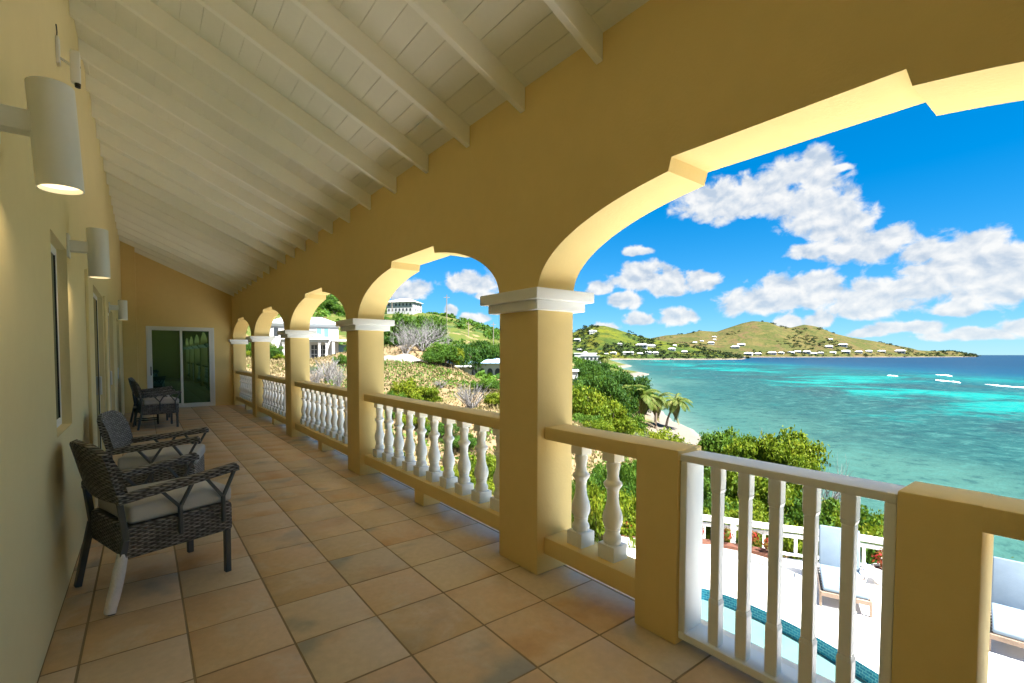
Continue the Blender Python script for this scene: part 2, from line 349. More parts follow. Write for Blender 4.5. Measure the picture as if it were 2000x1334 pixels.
def ground_z(x, y):
    x = np.atleast_1d(np.asarray(x, float)); y = np.atleast_1d(np.asarray(y, float))
    z = TW[-3]+TW[-2]*x+TW[-1]*y
    for i, (a, b, _) in enumerate(CP):
        d2 = (x-a)**2+(y-b)**2; z = z+TW[i]*np.where(d2 > 0, .5*d2*np.log(d2+1e-12), 0)
    far = np.clip((np.hypot(x, y)-16)/40, 0, 1)
    z = z+vnoise(x, y, 3.1, 1)*.25*np.clip(far+.3, 0, 1)+far*vnoise(x, y, 11, 2)*.7+far*vnoise(x, y, 35, 3)*1.2*np.clip(far, 0, 1)
    land = np.clip((z+9.2)/1.0, 0, 1)
    z = np.where(z < -9.2, z-(vnoise(x, y, 11, 2)*.5*far), z)
    # cut flat under the house and the pool terrace
    und = (x > -9) & (x < 13.2) & (y > -22) & (y < 9.2) & (x*.35+y < 11.3)
    z = np.where(und, np.minimum(z, -4.6), z)
    und2 = (x > -9) & (x < 2.75) & (y > -22) & (y < 17.2)
    z = np.where(und2, np.minimum(z, -.6), z)
    return z

SEA = -10.0
def f_ground(nt, p, add, val, m, mix, noise, ramp, smooth, mapping):
    g = add('ShaderNodeNewGeometry').outputs['Position']; sp = add('ShaderNodeSeparateXYZ'); nt.links.new(g, sp.inputs[0])
    n = noise(g, .22, 6, .6, .5); f = noise(g, 1.6, 6, .65); ff = noise(g, 9, 4, .6)
    dry = mix(f, (0.156, 0.1092, 0.0546, 1), (0.2262, 0.1677, 0.0975, 1))
    dry = mix(smooth(ff, .5, .75), dry, (0.195, 0.0975, 0.04836, 1))
    grn = mix(f, (0.0351, 0.0585, 0.01092, 1), (0.0897, 0.0975, 0.02028, 1))
    dist = m('SQRT', m('ADD', m('MULTIPLY', sp.outputs[0], sp.outputs[0]), m('MULTIPLY', sp.outputs[1], sp.outputs[1])))
    c = mix(smooth(m('ADD', n, m('MULTIPLY', smooth(dist, 45, 110), .20)), .54, .68), dry, grn)
    c = mix(m('MULTIPLY', smooth(dist, 60, 160), smooth(noise(g, .06, 4, .6), .5, .6)), c, (.028, .055, .013, 1))
    sandy = smooth(m('ADD', sp.outputs[2], m('MULTIPLY', n, 1.2)), -7.7, -8.4)
    c = mix(sandy, c, mix(ff, (.125, .107, .088, 1), (.165, .145, .125, 1)))
    wet = smooth(sp.outputs[2], -9.75, -9.95); c = mix(wet, c, (.16, .16, .13, 1))
    nt.links.new(c, p.inputs['Base Color']); p.inputs['Roughness'].default_value = .95; p.inputs['Specular IOR Level'].default_value = .1
    bump(nt, p, m('ADD', f, m('MULTIPLY', ff, .5)), .6, .15)
M_ground = material('dry grass and sand ground', f_ground)
def grid_mesh(name, xs, ys, zf, mat):
    X, Y = np.meshgrid(xs, ys, indexing='ij'); Z = zf(X.ravel(), Y.ravel()); nx, ny = len(xs), len(ys)
    i = np.arange(nx*ny).reshape(nx, ny); f = np.stack([i[:-1, :-1], i[1:, :-1], i[1:, 1:], i[:-1, 1:]], -1).reshape(-1, 4)
    return np_mesh(name, np.c_[X.ravel(), Y.ravel(), Z], f, mat, smooth=True)
def spaced(a, segs):
    out = [a]
    for end, step in segs:
        n = max(1, int(round((end-out[-1])/step))); out += list(np.linspace(out[-1], end, n+1)[1:])
    return np.array(out)
gx = spaced(-120, [(-20, 10), (60, .8), (120, 2), (540, 8)]); gy = spaced(-60, [(-20, 8), (62, .8), (120, 1.6), (330, 4), (540, 10)])
tag(link(bpy.data.objects.new('ground', grid_mesh('ground', gx, gy, ground_z, M_ground))), 'sloping coastal ground of dry grass, green patches and pale beach sand', 'ground', kind='structure')

# ------------------------------------------------------------------ sea
def f_sea(nt, p, add, val, m, mix, noise, ramp, smooth, mapping):
    g = add('ShaderNodeNewGeometry').outputs['Position']; sp = add('ShaderNodeSeparateXYZ'); nt.links.new(g, sp.inputs[0]); x, y, z = sp.outputs
    # s: metres out from the shore line, t: metres along it
    s = m('ADD', m('MULTIPLY', m('SUBTRACT', x, 53), .63), m('MULTIPLY', m('SUBTRACT', y, 30), -.776))
    near = m('SUBTRACT', x, m('ADD', 36, m('MULTIPLY', m('MAXIMUM', m('SUBTRACT', y, 14), 0), 1.0)))
    d = m('MINIMUM', m('MAXIMUM', s, 0), m('MAXIMUM', near, m('MULTIPLY', s, 1)))
    al = mapping(g, (1, 1, 1), rot=(0, 0, R(-39)))
    st = mapping(al, (.010, .045, 1)); n1 = noise(st, 1, 5, .6, .6)
    st2 = mapping(al, (.03, .11, 1), loc=(7, 3, 0)); n2 = noise(st2, 1, 5, .62, .8)
    fine = noise(mapping(g, (.34, .34, 1)), 1, 8, .72, .3)
    big = noise(mapping(al, (.009, .012, 1)), 1, 4, .55, .5); mid = noise(mapping(g, (.030, .030, 1), loc=(7, 3, 0)), 1, 6, .64, .6)
    sw = m('ADD', s, m('MULTIPLY', m('SUBTRACT', big, .5), 110))
    c = ramp(m('MULTIPLY', sw, 1/420), [(0, (.030, .082, .070)), (.05, (.012, .050, .049)), (.16, (.005, .047, .050)), (.32, (.0007, .050, .062)), (.46, (0, .043, .076)), (.62, (0, .027, .063)), (1, (0, .0195, .052))])
    inlag = m('MULTIPLY', smooth(s, 8, 40), m('SUBTRACT', 1, smooth(sw, 130, 230)))
    c = mix(m('MULTIPLY', m('MULTIPLY', smooth(big, .48, .58), inlag), .9), c, (0, 0.09223, 0.08784, 1))       # sand under clear water
    c = mix(m('MULTIPLY', smooth(m('ADD', m('ADD', m('MULTIPLY', mid, .6), m('MULTIPLY', big, .55)), m('MULTIPLY', m('MULTIPLY', smooth(s, 40, 66), m('SUBTRACT', 1, smooth(s, 84, 112))), .09)), .61, .72), m('MULTIPLY', inlag, .8)), c, (0, .165, .145, 1))
    c = mix(m('MULTIPLY', m('MULTIPLY', smooth(mid, .50, .40), inlag), .75), c, (0.0103, 0.03168, 0.03643, 1))    # sea grass and reef
    c = mix(m('MULTIPLY', smooth(fine, .50, .64), m('ADD', .26, m('MULTIPLY', inlag, .35))), c, (0.03564, 0.1109, 0.099, 1))
    c = mix(m('MULTIPLY', smooth(fine, .49, .36), .5), c, (0.00144, 0.01872, 0.02736, 1))
    edge = m('MULTIPLY', m('SUBTRACT', 1, smooth(m('ADD', s, m('MULTIPLY', mid, 14)), 2, 17)), .75); c = mix(edge, c, (0.0864, 0.1296, 0.1116, 1))
    nt.links.new(c, p.inputs['Base Color']); p.inputs['Roughness'].default_value = .3; p.inputs['Specular IOR Level'].default_value = .06
    p.inputs['IOR'].default_value = 1.11
    w = m('ADD', noise(mapping(g, (.5, .9, 1)), 1, 5, .6), m('MULTIPLY', noise(mapping(g, (.06, .12, 1)), 1, 3, .5), 2))
    bump(nt, p, w, .35, .5)
M_sea = material('lagoon water', f_sea)
bm = BM(); N = 72
ring0 = [bm.verts.new((200+20*math.cos(2*math.pi*i/N), 100+20*math.sin(2*math.pi*i/N), SEA)) for i in range(N)]
bm.faces.new(ring0)
for rr in (120, 500, 2000, 8000, 30000, 90000):
    ring1 = [bm.verts.new((200+rr*math.cos(2*math.pi*i/N), 100+rr*math.sin(2*math.pi*i/N), SEA)) for i in range(N)]
    for i in range(N): bm.faces.new((ring0[i], ring1[i], ring1[(i+1) % N], ring0[(i+1) % N]))
    ring0 = ring1
tag(obj('sea', bm, M_sea), 'turquoise lagoon with sea grass patches, deep blue beyond the reef', 'sea', kind='structure')

def f_foam(nt, p, add, val, m, mix, noise, ramp, smooth, mapping):
    p.inputs['Base Color'].default_value = (.85, .87, .87, 1); p.inputs['Roughness'].default_value = .9
M_foam = material('white sea foam', f_foam)
def breaker(p, q, wid, label):
    p, q = Vector((*p, SEA)), Vector((*q, SEA)); c = (p+q)/2; t = (q-p); L = t.length; t.normalize(); nrm = Vector((-t.y, t.x, 0))
    bm = BM(); n = 40; prev = None
    for i in range(n+1):
        a = i/n; w = wid*(.15+math.sin(math.pi*a)**.6)*(.6+.8*random.random()); o = (p-c)+t*L*a+nrm*math.sin(a*7+L)*wid*.6
        h = .3*(math.sin(math.pi*a)**.5)*(.5+random.random())
        r = [bm.verts.new(o-nrm*w*.5+Vector((0, 0, .02))), bm.verts.new(o-nrm*w*.15+Vector((0, 0, h))), bm.verts.new(o+nrm*w*.1+Vector((0, 0, h*.7))), bm.verts.new(o+nrm*w*.5+Vector((0, 0, .02)))]
        if prev:
            for k in range(3): bm.faces.new((prev[k], r[k], r[k+1], prev[k+1]))
        prev = r
    o = obj('breaking_wave', bm, M_foam, smooth=60); o.location = c; tag(o, label, 'wave', 'waves breaking over the reef')
breaker((266, 35), (236, 9), 2.0, 'longest white breaker on the reef, at the right edge of the bay')
breaker((296, 54), (271, 41.5), 1.5, 'middle white breaker on the reef, left of the longest one')
breaker((373, 67), (352, 56.5), 1.6, 'small white breaker farthest out on the reef, near the deep blue water')
breaker((339, 82), (326, 75), 1.2, 'smallest breaker, a short fleck of foam left of the other waves')

# ------------------------------------------------------------------ far hills across the bay
def f_hill(g1, g2, g3, tan):
    def fn(nt, p, add, val, m, mix, noise, ramp, smooth, mapping):
        g = add('ShaderNodeNewGeometry').outputs['Position']; sp = add('ShaderNodeSeparateXYZ'); nt.links.new(g, sp.inputs[0])
        n = noise(g, .006, 6, .62, .8); f = noise(g, .035, 6, .68); ff = noise(g, .12, 4, .6)
        c = mix(smooth(n, .40, .62), g1, g2); c = mix(smooth(f, .48, .66), c, g3)
        c = mix(m('MULTIPLY', smooth(noise(g, .011, 5, .6, 1.2), .5, .66), .8), c, tan)
        c = mix(m('MULTIPLY', smooth(ff, .54, .68), .7), c, (.014, .028, .010, 1))
        shore = smooth(m('ADD', sp.outputs[2], m('MULTIPLY', f, 6)), -3.0, -5.5); c = mix(shore, c, mix(ff, (.10, .075, .06, 1), (.21, .18, .15, 1)))
        nt.links.new(c, p.inputs['Base Color']); p.inputs['Roughness'].default_value = 1; p.inputs['Specular IOR Level'].default_value = .05
        bump(nt, p, m('ADD', f, m('MULTIPLY', ff, .5)), .8, 9)
    return fn
M_hillg = material('green yellow hillside', f_hill((0.03594, 0.05791, 0.01198, 1), (0.08486, 0.09485, 0.009984, 1), (0.02196, 0.04193, 0.009984, 1), (0.09784, 0.09185, 0.01398, 1)))
M_hillt = material('tan green hillside', f_hill((0.05591, 0.0599, 0.01797, 1), (0.08786, 0.07388, 0.02596, 1), (0.03594, 0.04992, 0.01398, 1), (0.08986, 0.0599, 0.02995, 1)))
def hill(name, ridge, foot, back, mat, label, amp, nt_=34, seed=5):
    ridge = np.array(ridge, float); foot = np.array(foot, float)
    s = np.linspace(0, 1, 170); sr = np.linspace(0, 1, len(ridge)); sf = np.linspace(0, 1, len(foot))
    Rg = np.c_[[np.interp(s, sr, ridge[:, k]) for k in range(3)]].T; F = np.c_[[np.interp(s, sf, foot[:, k]) for k in range(3)]].T
    V = []
    for j in range(nt_):
        t = j/(nt_-10)
        if t <= 1:
            P = F*(1-t)+Rg*t; z = F[:, 2]+(Rg[:, 2]-F[:, 2])*(t**.8*.55+.45*t*t*(3-2*t)); a = amp*math.sin(math.pi*min(1, t*1.02))
        else:
            k = (t-1)/((nt_-1)/(nt_-10)-1); P = Rg+np.array(back)*k; z = Rg[:, 2]*(1-k)-14*k; a = amp*.6
        z = z+a*(vnoise(P[:, 0], P[:, 1], 210, seed)+.55*vnoise(P[:, 0], P[:, 1], 85, seed+1)+.25*vnoise(P[:, 0], P[:, 1], 34, seed+2))
        V.append(np.c_[P[:, 0], P[:, 1], z])
    V = np.concatenate(V); n = len(s); i = np.arange(n*nt_).reshape(nt_, n)
    f = np.stack([i[:-1, :-1], i[:-1, 1:], i[1:, 1:], i[1:, :-1]], -1).reshape(-1, 4)
    o = link(bpy.data.objects.new(name, np_mesh(name, V, f, mat, smooth=True))); tag(o, label, 'hill', kind='structure'); return o
hl = hill('near_hill', [(760,1050,-9),(816,1015,5),(884,966,30),(930,933,54),(956,914,64),(993,887,81),(1021,866,81),(1044,850,74),(1089,815,55),(1134,781,43),(1179,748,32),(1247,697,14),(1303,654,2),(1340,630,-11)],
     [(600,860,-11),(714,779,-11),(750,752,-11),(801,715,-11),(842,684,-11),(878,657,-11),(915,630,-11),(952,603,-11),(1007,562,-11),(1075,540,-11),(1180,560,-11)], (220, 260, 0), M_hillg, 'green and yellow hill with houses on the left side of the bay', 12, seed=5)
hm = hill('far_hill', [(2150,1860,-11),(2319,1771,10),(2418,1701,98),(2492,1648,116),(2590,1576,125),(2659,1526,144),(2737,1468,138),(2786,1432,159),(2860,1379,189),(2909,1344,202),(2982,1289,196),(3031,1252,171),(3092,1207,162),(3153,1162,181),(3202,1126,172),(3274,1071,135),(3371,997,105),(3469,925,87),(3590,833,54),(3687,760,30),(3760,706,24),(3858,634,24),(3919,588,12),(3943,570,3),(3990,545,-12)],
     [(1500,1350,-11),(1700,1150,-11),(1950,1130,-11),(2150,1060,-11),(2350,930,-11),(2550,860,-11),(2800,730,-11),(3050,660,-11),(3350,600,-11),(3700,560,-11),(3900,540,-12)], (500, 700, 0), M_hillt, 'tan and green peaked hill across the far side of the bay', 24, seed=9)

# ------------------------------------------------------------------ veranda: floor of tiles, ceiling of planks and rafters
WX, AX, AXO = -.44, 2.18, 2.526             # house wall face, arcade inner and outer face
Y0, Y1 = -4.4, 16.35
def ceil_z(x): return 3.42+.435*(2.18-x)
bm = BM(); box(bm, -.74, 2.60, -4.7, 16.75, -.35, -.004)
floor = tag(obj('floor', bm, M_grout), 'veranda floor of square terracotta tiles with sandy grout', 'floor', kind='structure')
TX, TY, TS = .6217, 2.6219, .4583
def tile_mesh(w, d):
    bm = BM(); b = .005
    lo = [(0, 0), (w, 0), (w, d), (0, d)]; a = [bm.verts.new((x, y, -.008)) for x, y in lo]
    m_ = [bm.verts.new((x, y, -.003)) for x, y in lo]; t = [bm.verts.new((min(max(x, b), w-b), min(max(y, b), d-b), 0)) for x, y in lo]
    for i in range(4):
        j = (i+1) % 4; bm.faces.new((a[i], a[j], m_[j], m_[i])); bm.faces.new((m_[i], m_[j], t[j], t[i]))
    bm.faces.new(t); return to_mesh('tile', bm, M_tile, 50)
GAP = .0115; cache = {}
for i in range(-3, 5):
    x0 = TX+i*TS; xa, xb = max(x0+GAP/2, WX+.004), min(x0+TS-GAP/2, 2.452)
    if xb-xa < .03: continue
    for j in range(-5, 30):
        y0 = TY+j*TS; ya, yb = y0+GAP/2, min(y0+TS-GAP/2, Y1-.004)
        if yb-ya < .03: continue
        k = (round(xb-xa, 3), round(yb-ya, 3))
        if k not in cache: cache[k] = tile_mesh(*k)
        o = inst('tile', cache[k], floor, (xa, ya, random.uniform(-.0008, .0008)), (random.uniform(-.0015, .0015), random.uniform(-.0015, .0015), 0))
bm = BM(); box(bm, 2.462, 2.60, -4.4, 16.35, -.004, .002, .002); obj('edge_strip', bm, M_deck, floor)

bm = BM()                                         # roof slab with eaves; the planks and rafters hang under it
prof = [(3.18, ceil_z(3.18)+.012), (-4.2, ceil_z(-4.2)+.012), (-9.2, ceil_z(-4.2)-1.9), (-9.2, ceil_z(-4.2)-1.72), (-4.2, ceil_z(-4.2)+.2), (3.18, ceil_z(3.18)+.17)]
fr = [bm.verts.new((x, -5.2, z)) for x, z in prof]; bk = [bm.verts.new((x, 17.4, z)) for x, z in prof]
for i in range(6): bm.faces.new((fr[i], fr[(i+1) % 6], bk[(i+1) % 6], bk[i]))
bm.faces.new(list(reversed(fr))); bm.faces.new(bk)
roof = tag(obj('roof', bm, M_ceil), 'sloping white veranda roof with overhanging eaves', 'roof', kind='structure')
sl = math.atan(.435); ca = math.cos(sl)
ceiling = tag(link(bpy.data.objects.new('ceiling', None)), 'sloping white boarded ceiling with exposed rafters', 'ceiling', kind='structure')
PW = .1497/1                                        # board width along the slope
def rotmat(x, z): return Matrix.Translation((x, 0, z)) @ Matrix.Rotation(sl, 4, 'Y')
k = 0; xr = 2.18+.03
while xr > WX:
    xl = xr-PW*ca
    xw = max(xl, WX+.003); L = (xr-xw)/ca
    bm = BM(); M = rotmat(xr, ceil_z(xr))
    box(bm, -L+.0013, -.0013, Y0+.004, Y1-.004, -.006+random.uniform(-.001, .001), .008, .0022, 1, M); obj('plank', bm, M_ceil, ceiling); xr = xl; k += 1
k = 0
while True:
    y = 1.875+.695*(k-8)                # rafter pitch 0.695 m
    if y > Y1-.06: break
    bm = BM(); d = .172
    vs = [bm.verts.new((x, yy, ceil_z(x)-dz)) for yy in (y, y+.05) for x, dz in ((WX, .004), (2.178, .004), (2.178, d), (WX, d))]
    for f in ((0,1,2,3),(7,6,5,4),(0,4,5,1),(1,5,6,2),(2,6,7,3),(3,7,4,0)): bm.faces.new([vs[i] for i in f])
    bmesh.ops.recalc_face_normals(bm, faces=bm.faces); bmesh.ops.bevel(bm, geom=bm.edges[:], offset=.004, segments=1, affect='EDGES')
    obj('rafter', bm, M_raft_lit, ceiling); k += 1

# ------------------------------------------------------------------ walls with openings
def holed(bm, us, zs, solid, place, th):
    # cells of a wall in (u, z); place(u, z, depth) gives the 3-D point; th = thickness
    V = {}
    def v(u, z, d):
        k = (round(u, 5), round(z, 5), d)
        if k not in V: V[k] = bm.verts.new(place(u, z, d))
        return V[k]
    S_ = [[solid((us[i]+us[i+1])/2, (zs[j]+zs[j+1])/2) for j in range(len(zs)-1)] for i in range(len(us)-1)]
    g = lambda i, j: 0 <= i < len(us)-1 and 0 <= j < len(zs)-1 and S_[i][j]
    for i in range(len(us)-1):
        for j in range(len(zs)-1):
            if not S_[i][j]: continue
            a, b, c, d = us[i], us[i+1], zs[j], zs[j+1]
            bm.faces.new((v(a, c, 0), v(b, c, 0), v(b, d, 0), v(a, d, 0))); bm.faces.new((v(a, d, th), v(b, d, th), v(b, c, th), v(a, c, th)))
            for ok, p, q in ((g(i-1, j), (a, c), (a, d)), (g(i+1, j), (b, d), (b, c)), (g(i, j-1), (b, c), (a, c)), (g(i, j+1), (a, d), (b, d))):
                if not ok: bm.faces.new((v(*p, 0), v(*q, 0), v(*q, th), v(*p, th)))
    bmesh.ops.recalc_face_normals(bm, faces=bm.faces)
opens = [(3.91, 4.66, 1.035, 2.31), (6.49, 8.40, .0, 2.33), (9.39, 10.97, .0, 2.29), (12.35, 13.6, .0, 2.29)]
us = sorted({Y0-.3, Y1+.4} | {a for o in opens for a in o[:2]}); zs = sorted({0., 4.55} | {a for o in opens for a in o[2:]})
bm = BM(); holed(bm, us, zs, lambda u, z: not any(a < u < b and c < z < d for a, b, c, d in opens), lambda u, z, d: (WX-d, u, z), .3)
hw = thing('house_wall', 'long yellow stucco house wall, skylight paleness in its colour, recessed windows along the veranda', 'wall', (WX, 6, 0))
obj('wall_face', bm, M_wall_skylit, hw, world=True)
bm = BM()
for ya, yb in ((5.96, 6.46), (8.52, 9.0)): box(bm, WX-.002, WX+.028, ya, yb, .002, 2.36, .006)
obj('pilaster', bm, M_wall_skylit, hw, world=True)
def window_in(ya, yb, za, zb, name, sash):
    x = WX-.055
    bm = BM(); w = .055
    box(bm, x-.05, x, ya, ya+w, za, zb, .004); box(bm, x-.05, x, yb-w, yb, za, zb, .004)
    box(bm, x-.05, x, ya+w, yb-w, za, za+w, .004); box(bm, x-.05, x, ya+w, yb-w, zb-w, zb, .004)
    if sash:
        ym = (ya+yb)/2; box(bm, x-.03, x+.012, ym-.03, ym+.03, za+w, zb-w, .004)
        box(bm, x+.0, x+.03, yb-.12, yb-.10, 1.0, 1.25, .006)
    f = obj(name, bm, M_metalw, hw, world=True)
    bm = BM(); box(bm, x-.014, x-.006, ya+w, yb-w, za+w, zb-w); g = obj('pane', bm, M_glassn, f)
    bm = BM()
    for a, b in ((ya+w, ya+w+.012), (yb-w-.012, yb-w)): box(bm, x-.006, x-.001, a, b, za+w, zb-w)
    obj('gasket', bm, M_black, f)
window_in(*opens[0], 'window', False)
for o_ in opens[1:]: window_in(o_[0], o_[1], o_[2]+.01, o_[3], 'sliding_door', True)
# end wall with sliding door, and the projecting chase beside it
dx0, dx1, dz1 = .055, 1.70, 2.335
bm = BM()
us = [WX, dx0, dx1, 2.53]; zt = [ceil_z(u) for u in us]
def quadstrip(pts):
    vs = [[bm.verts.new((x, y, z)) for x, z in pts] for y in (Y1, Y1+.3)]
    bm.faces.new(vs[0]); bm.faces.new(list(reversed(vs[1])))
    for i in range(len(pts)): bm.faces.new((vs[0][i], vs[1][i], vs[1][(i+1) % len(pts)], vs[0][(i+1) % len(pts)]))
quadstrip([(WX, 0), (dx0, 0), (dx0, dz1), (dx1, dz1), (dx1, 0), (2.53, 0), (2.53, ceil_z(2.53)), (WX, ceil_z(WX))])
bmesh.ops.recalc_face_normals(bm, faces=bm.faces)
ew = thing('end_wall', 'golden yellow end wall with a white framed sliding glass door', 'wall', (.9, Y1, 0))
obj('wall_face', bm, M_wall, ew, world=True)
bm = BM(); vs = []
for y in (15.7, Y1-.002):
    vs.append([bm.verts.new((x, y, z)) for x, z in ((WX+.002, .002), (-.14, .002), (-.14, ceil_z(-.14)-.005), (WX+.002, ceil_z(WX)-.005))])
bm.faces.new(vs[0])
for i in range(4): bm.faces.new((vs[0][i], vs[1][i], vs[1][(i+1) % 4], vs[0][(i+1) % 4]))
bmesh.ops.recalc_face_normals(bm, faces=bm.faces); obj('chase', bm, M_wall, ew, world=True)
y = Y1-.012
bm = BM()
box(bm, dx0, dx0+.07, y, y+.1, .004, dz1, .004); box(bm, dx1-.07, dx1, y, y+.1, .004, dz1, .004)
box(bm, dx0+.07, dx1-.07, y, y+.1, dz1-.07, dz1, .004); box(bm, dx0+.07, dx1-.07, y, y+.1, .004, .06, .004)
sdr = obj('sliding_door', bm, M_metalw, ew, world=True)
xm = (dx0+dx1)/2
for xa, xb, dy in ((dx0+.07, xm+.035, .05), (xm-.035, dx1-.07, .015)):
    bm = BM(); w = .062
    box(bm, xa, xa+w, y+dy, y+dy+.03, .06, dz1-.07, .003); box(bm, xb-w, xb, y+dy, y+dy+.03, .06, dz1-.07, .003)
    box(bm, xa+w, xb-w, y+dy, y+dy+.03, .06, .06+w, .003); box(bm, xa+w, xb-w, y+dy, y+dy+.03, dz1-.07-w*.6, dz1-.07, .003)
    obj('sash', bm, M_metalw, sdr)
    bm = BM(); box(bm, xa+w, xb-w, y+dy+.012, y+dy+.02, .06+w, dz1-.07-w*.6); obj('pane', bm, M_glass, sdr)
bm = BM(); box(bm, dx0+.085, dx0+.11, y+.02, y+.049, .95, 1.2, .006); obj('handle', bm, M_dark, sdr)
# wall closing the veranda behind the camera, and the storey below
bm = BM(); vs = [[bm.verts.new((x, yy, z)) for x, z in ((-.74, 0), (2.53, 0), (2.53, ceil_z(2.53)), (-.74, ceil_z(-.74)))] for yy in (Y0-.3, Y0)]
bm.faces.new(vs[0]); bm.faces.new(vs[1])
for i in range(4): bm.faces.new((vs[0][i], vs[1][i], vs[1][(i+1) % 4], vs[0][(i+1) % 4]))
bmesh.ops.recalc_face_normals(bm, faces=bm.faces)
tag(obj('back_wall', bm, M_wall), 'plain yellow wall closing the veranda opposite the sliding glass door', 'wall')
bm = BM(); box(bm, -9, 2.5, -4.7, 16.7, -4.6, -.352); tag(obj('lower_storey', bm, M_wall_skylit), 'yellow stucco lower storey of the house, under the veranda floor', 'building')
bm = BM(); box(bm, -9, -8.7, -4.7, 16.7, -.352, 4.6); tag(obj('light_block_wall', bm, M_wall_skylit), 'unseen yellow rear wall added to keep light out of the house', 'wall')  # unseen wall at the back, added to block light

# ------------------------------------------------------------------ arcade
COLS = [(-4.32, -3.88), (-.945, -.504), (2.43, 2.871), (5.808, 6.25), (9.255, 9.697), (12.77, 13.212), (16.20, 16.35)]
CAPB, CAPT = 1.856, 1.995
arc = thing('arcade', 'mustard yellow stucco arcade wall with stepped arches on square columns', 'arcade', (2.35, 6, 0))
def arch_profile(a, b):
    h = (b-a)/2; c = (a+b)/2; n = 26; pts = []; nt = .474
    ang = [math.pi*i/n for i in range(n+1)]
    L_ = []
    for i in range(n+1):
        d = h*math.cos(math.pi/2*i/n)                 # from springing to centre
        if d < nt: break
        L_.append((d, CAPT+.522*math.sqrt(max(0, 1-(d/h)**2))))
    zc = CAPT+.522*math.sqrt(1-(nt/h)**2)
    left = [(c-d, z) for d, z in L_]+[(c-nt-.004, zc), (c-nt+.014, 2.556)]
    return left+[(2*c-y, z) for y, z in reversed(left)]
pts = []
for (a0, b0), (a1, b1) in zip(COLS, COLS[1:]):
    if not pts: pts.append((a0, CAPT))
    pts += arch_profile(b0, a1)
pts.append((COLS[-1][1]-.001, CAPT))
bm = BM(); topi, topo = 3.435, 3.29
rows = [[bm.verts.new((AX, y, z)) for y, z in pts], [bm.verts.new((AXO, y, z)) for y, z in pts], [bm.verts.new((AX, y, topi)) for y, z in pts], [bm.verts.new((AXO, y, topo)) for y, z in pts]]
for i in range(len(pts)-1):
    bm.faces.new((rows[0][i+1], rows[0][i], rows[2][i], rows[2][i+1])); bm.faces.new((rows[1][i], rows[1][i+1], rows[3][i+1], rows[3][i]))
    bm.faces.new((rows[0][i], rows[0][i+1], rows[1][i+1], rows[1][i])); bm.faces.new((rows[2][i+1], rows[2][i], rows[3][i], rows[3][i+1]))
bmesh.ops.remove_doubles(bm, verts=bm.verts, dist=1e-5); bmesh.ops.recalc_face_normals(bm, faces=bm.faces)
obj('arch_wall', bm, M_wall, arc, smooth=25, world=True)
for a, b in COLS:
    bm = BM(); box(bm, AX, AXO, a, b, 0, CAPB+.01, .011, 2); cl = obj('column', bm, M_wall, arc, smooth=40, world=True)
    bm = BM(); e = Y1-.003
    box(bm, AX-.06, AXO+.06, a-.06, min(b+.06, e), CAPB, 1.921, .006, 2); box(bm, AX-.106, AXO+.106, a-.106, min(b+.106, e), 1.921, CAPT, .007, 2)
    obj('capital', bm, M_cap, cl, smooth=40)

# ------------------------------------------------------------------ balustrades and gate
BX0, BX1, BXC = 2.243, 2.47, 2.362
def baluster_mesh():
    bm = BM()
    prof = [(.358,.045),(.362,.053),(.375,.058),(.39,.059),(.405,.055),(.415,.047),(.43,.045),(.445,.047),(.452,.050),(.458,.048),(.48,.058),(.50,.0615),(.515,.0625),(.535,.061),(.555,.057),(.58,.048),(.61,.040),(.65,.036),(.685,.0365),(.705,.041),(.718,.050),(.728,.057),(.738,.0585),(.748,.055),(.756,.044),(.765,.039),(.79,.036),(.815,.037),(.835,.041),(.853,.0445),(.866,.043),(.876,.038),(.884,.038)]
    lathe(bm, prof, 20)
    box(bm, -.066, .066, -.066, .066, .262, .36, .006, 2); box(bm, -.05, .05, -.05, .05, .882, .957, .004, 1)
    return to_mesh('baluster', bm, M_cap, 35)
BAL = baluster_mesh()
def balustrade(y0, y1, ys, label, foot=True, piers=()):
    t = thing('balustrade', label, 'balustrade', (BXC, (y0+y1)/2, 0), 0, 'balustrades between the veranda columns')
    bm = BM(); box(bm, BX0, BX1, y0+.003, y1-.003, .955, 1.045, .008, 2); obj('top_rail', bm, M_wall, t, 40, True)
    bm = BM(); box(bm, BX0, BX1, y0+.003, y1-.003, .142, .265, .008, 2); obj('bottom_rail', bm, M_wall, t, 40, True)
    for a, b in piers:
        bm = BM(); box(bm, BX0-.002, BX1+.002, a, b, .002, 1.047, .008, 2); obj('pier', bm, M_wall, t, 40, True)
    if foot:
        c = (y0+y1)/2; bm = BM(); box(bm, BX0+.012, BX1-.012, c-.1, c+.1, .001, .145, .006); obj('foot_block', bm, M_wall, t, None, True)
    for yy in ys: inst('baluster', BAL, t, (0, yy-t.location.y, 0), (0, 0, random.uniform(-.02, .02)))
    return t
names = [None, None, 'long yellow balustrade with turned white balusters, just beyond the nearest column', 'yellow balustrade between the second and third columns from the gate',
         'yellow balustrade framed by the third arch beyond the gate, with dry grey bushes behind', 'farthest yellow balustrade, next to the end wall with the sliding door']
for i, (c0, c1) in enumerate(zip(COLS, COLS[1:])):
    a, b = c0[1], c1[0]; n = 10; ys = [a+.215+(b-a-.43)*k/(n-1)*1.0 for k in range(n)]
    if i == 1:
        balustrade(-.504, .5, [-.36, -.13, .10], 'short yellow balustrade with a broad pier on the far side of the gate opening', False, [(.277, .503)])
        balustrade(1.40, 2.43, [1.92, 2.19], 'short yellow balustrade with two white balusters between the gate and the nearest column', False, [(1.397, 1.66)])
    elif i == 0: balustrade(a, b, ys, 'yellow balustrade behind the camera end of the veranda')
    else: balustrade(a, b, ys, names[i])
g = thing('gate', 'white wooden gate with upright pickets between two yellow piers', 'gate', (2.34, .95, 0))
ga, gb = .506, 1.392
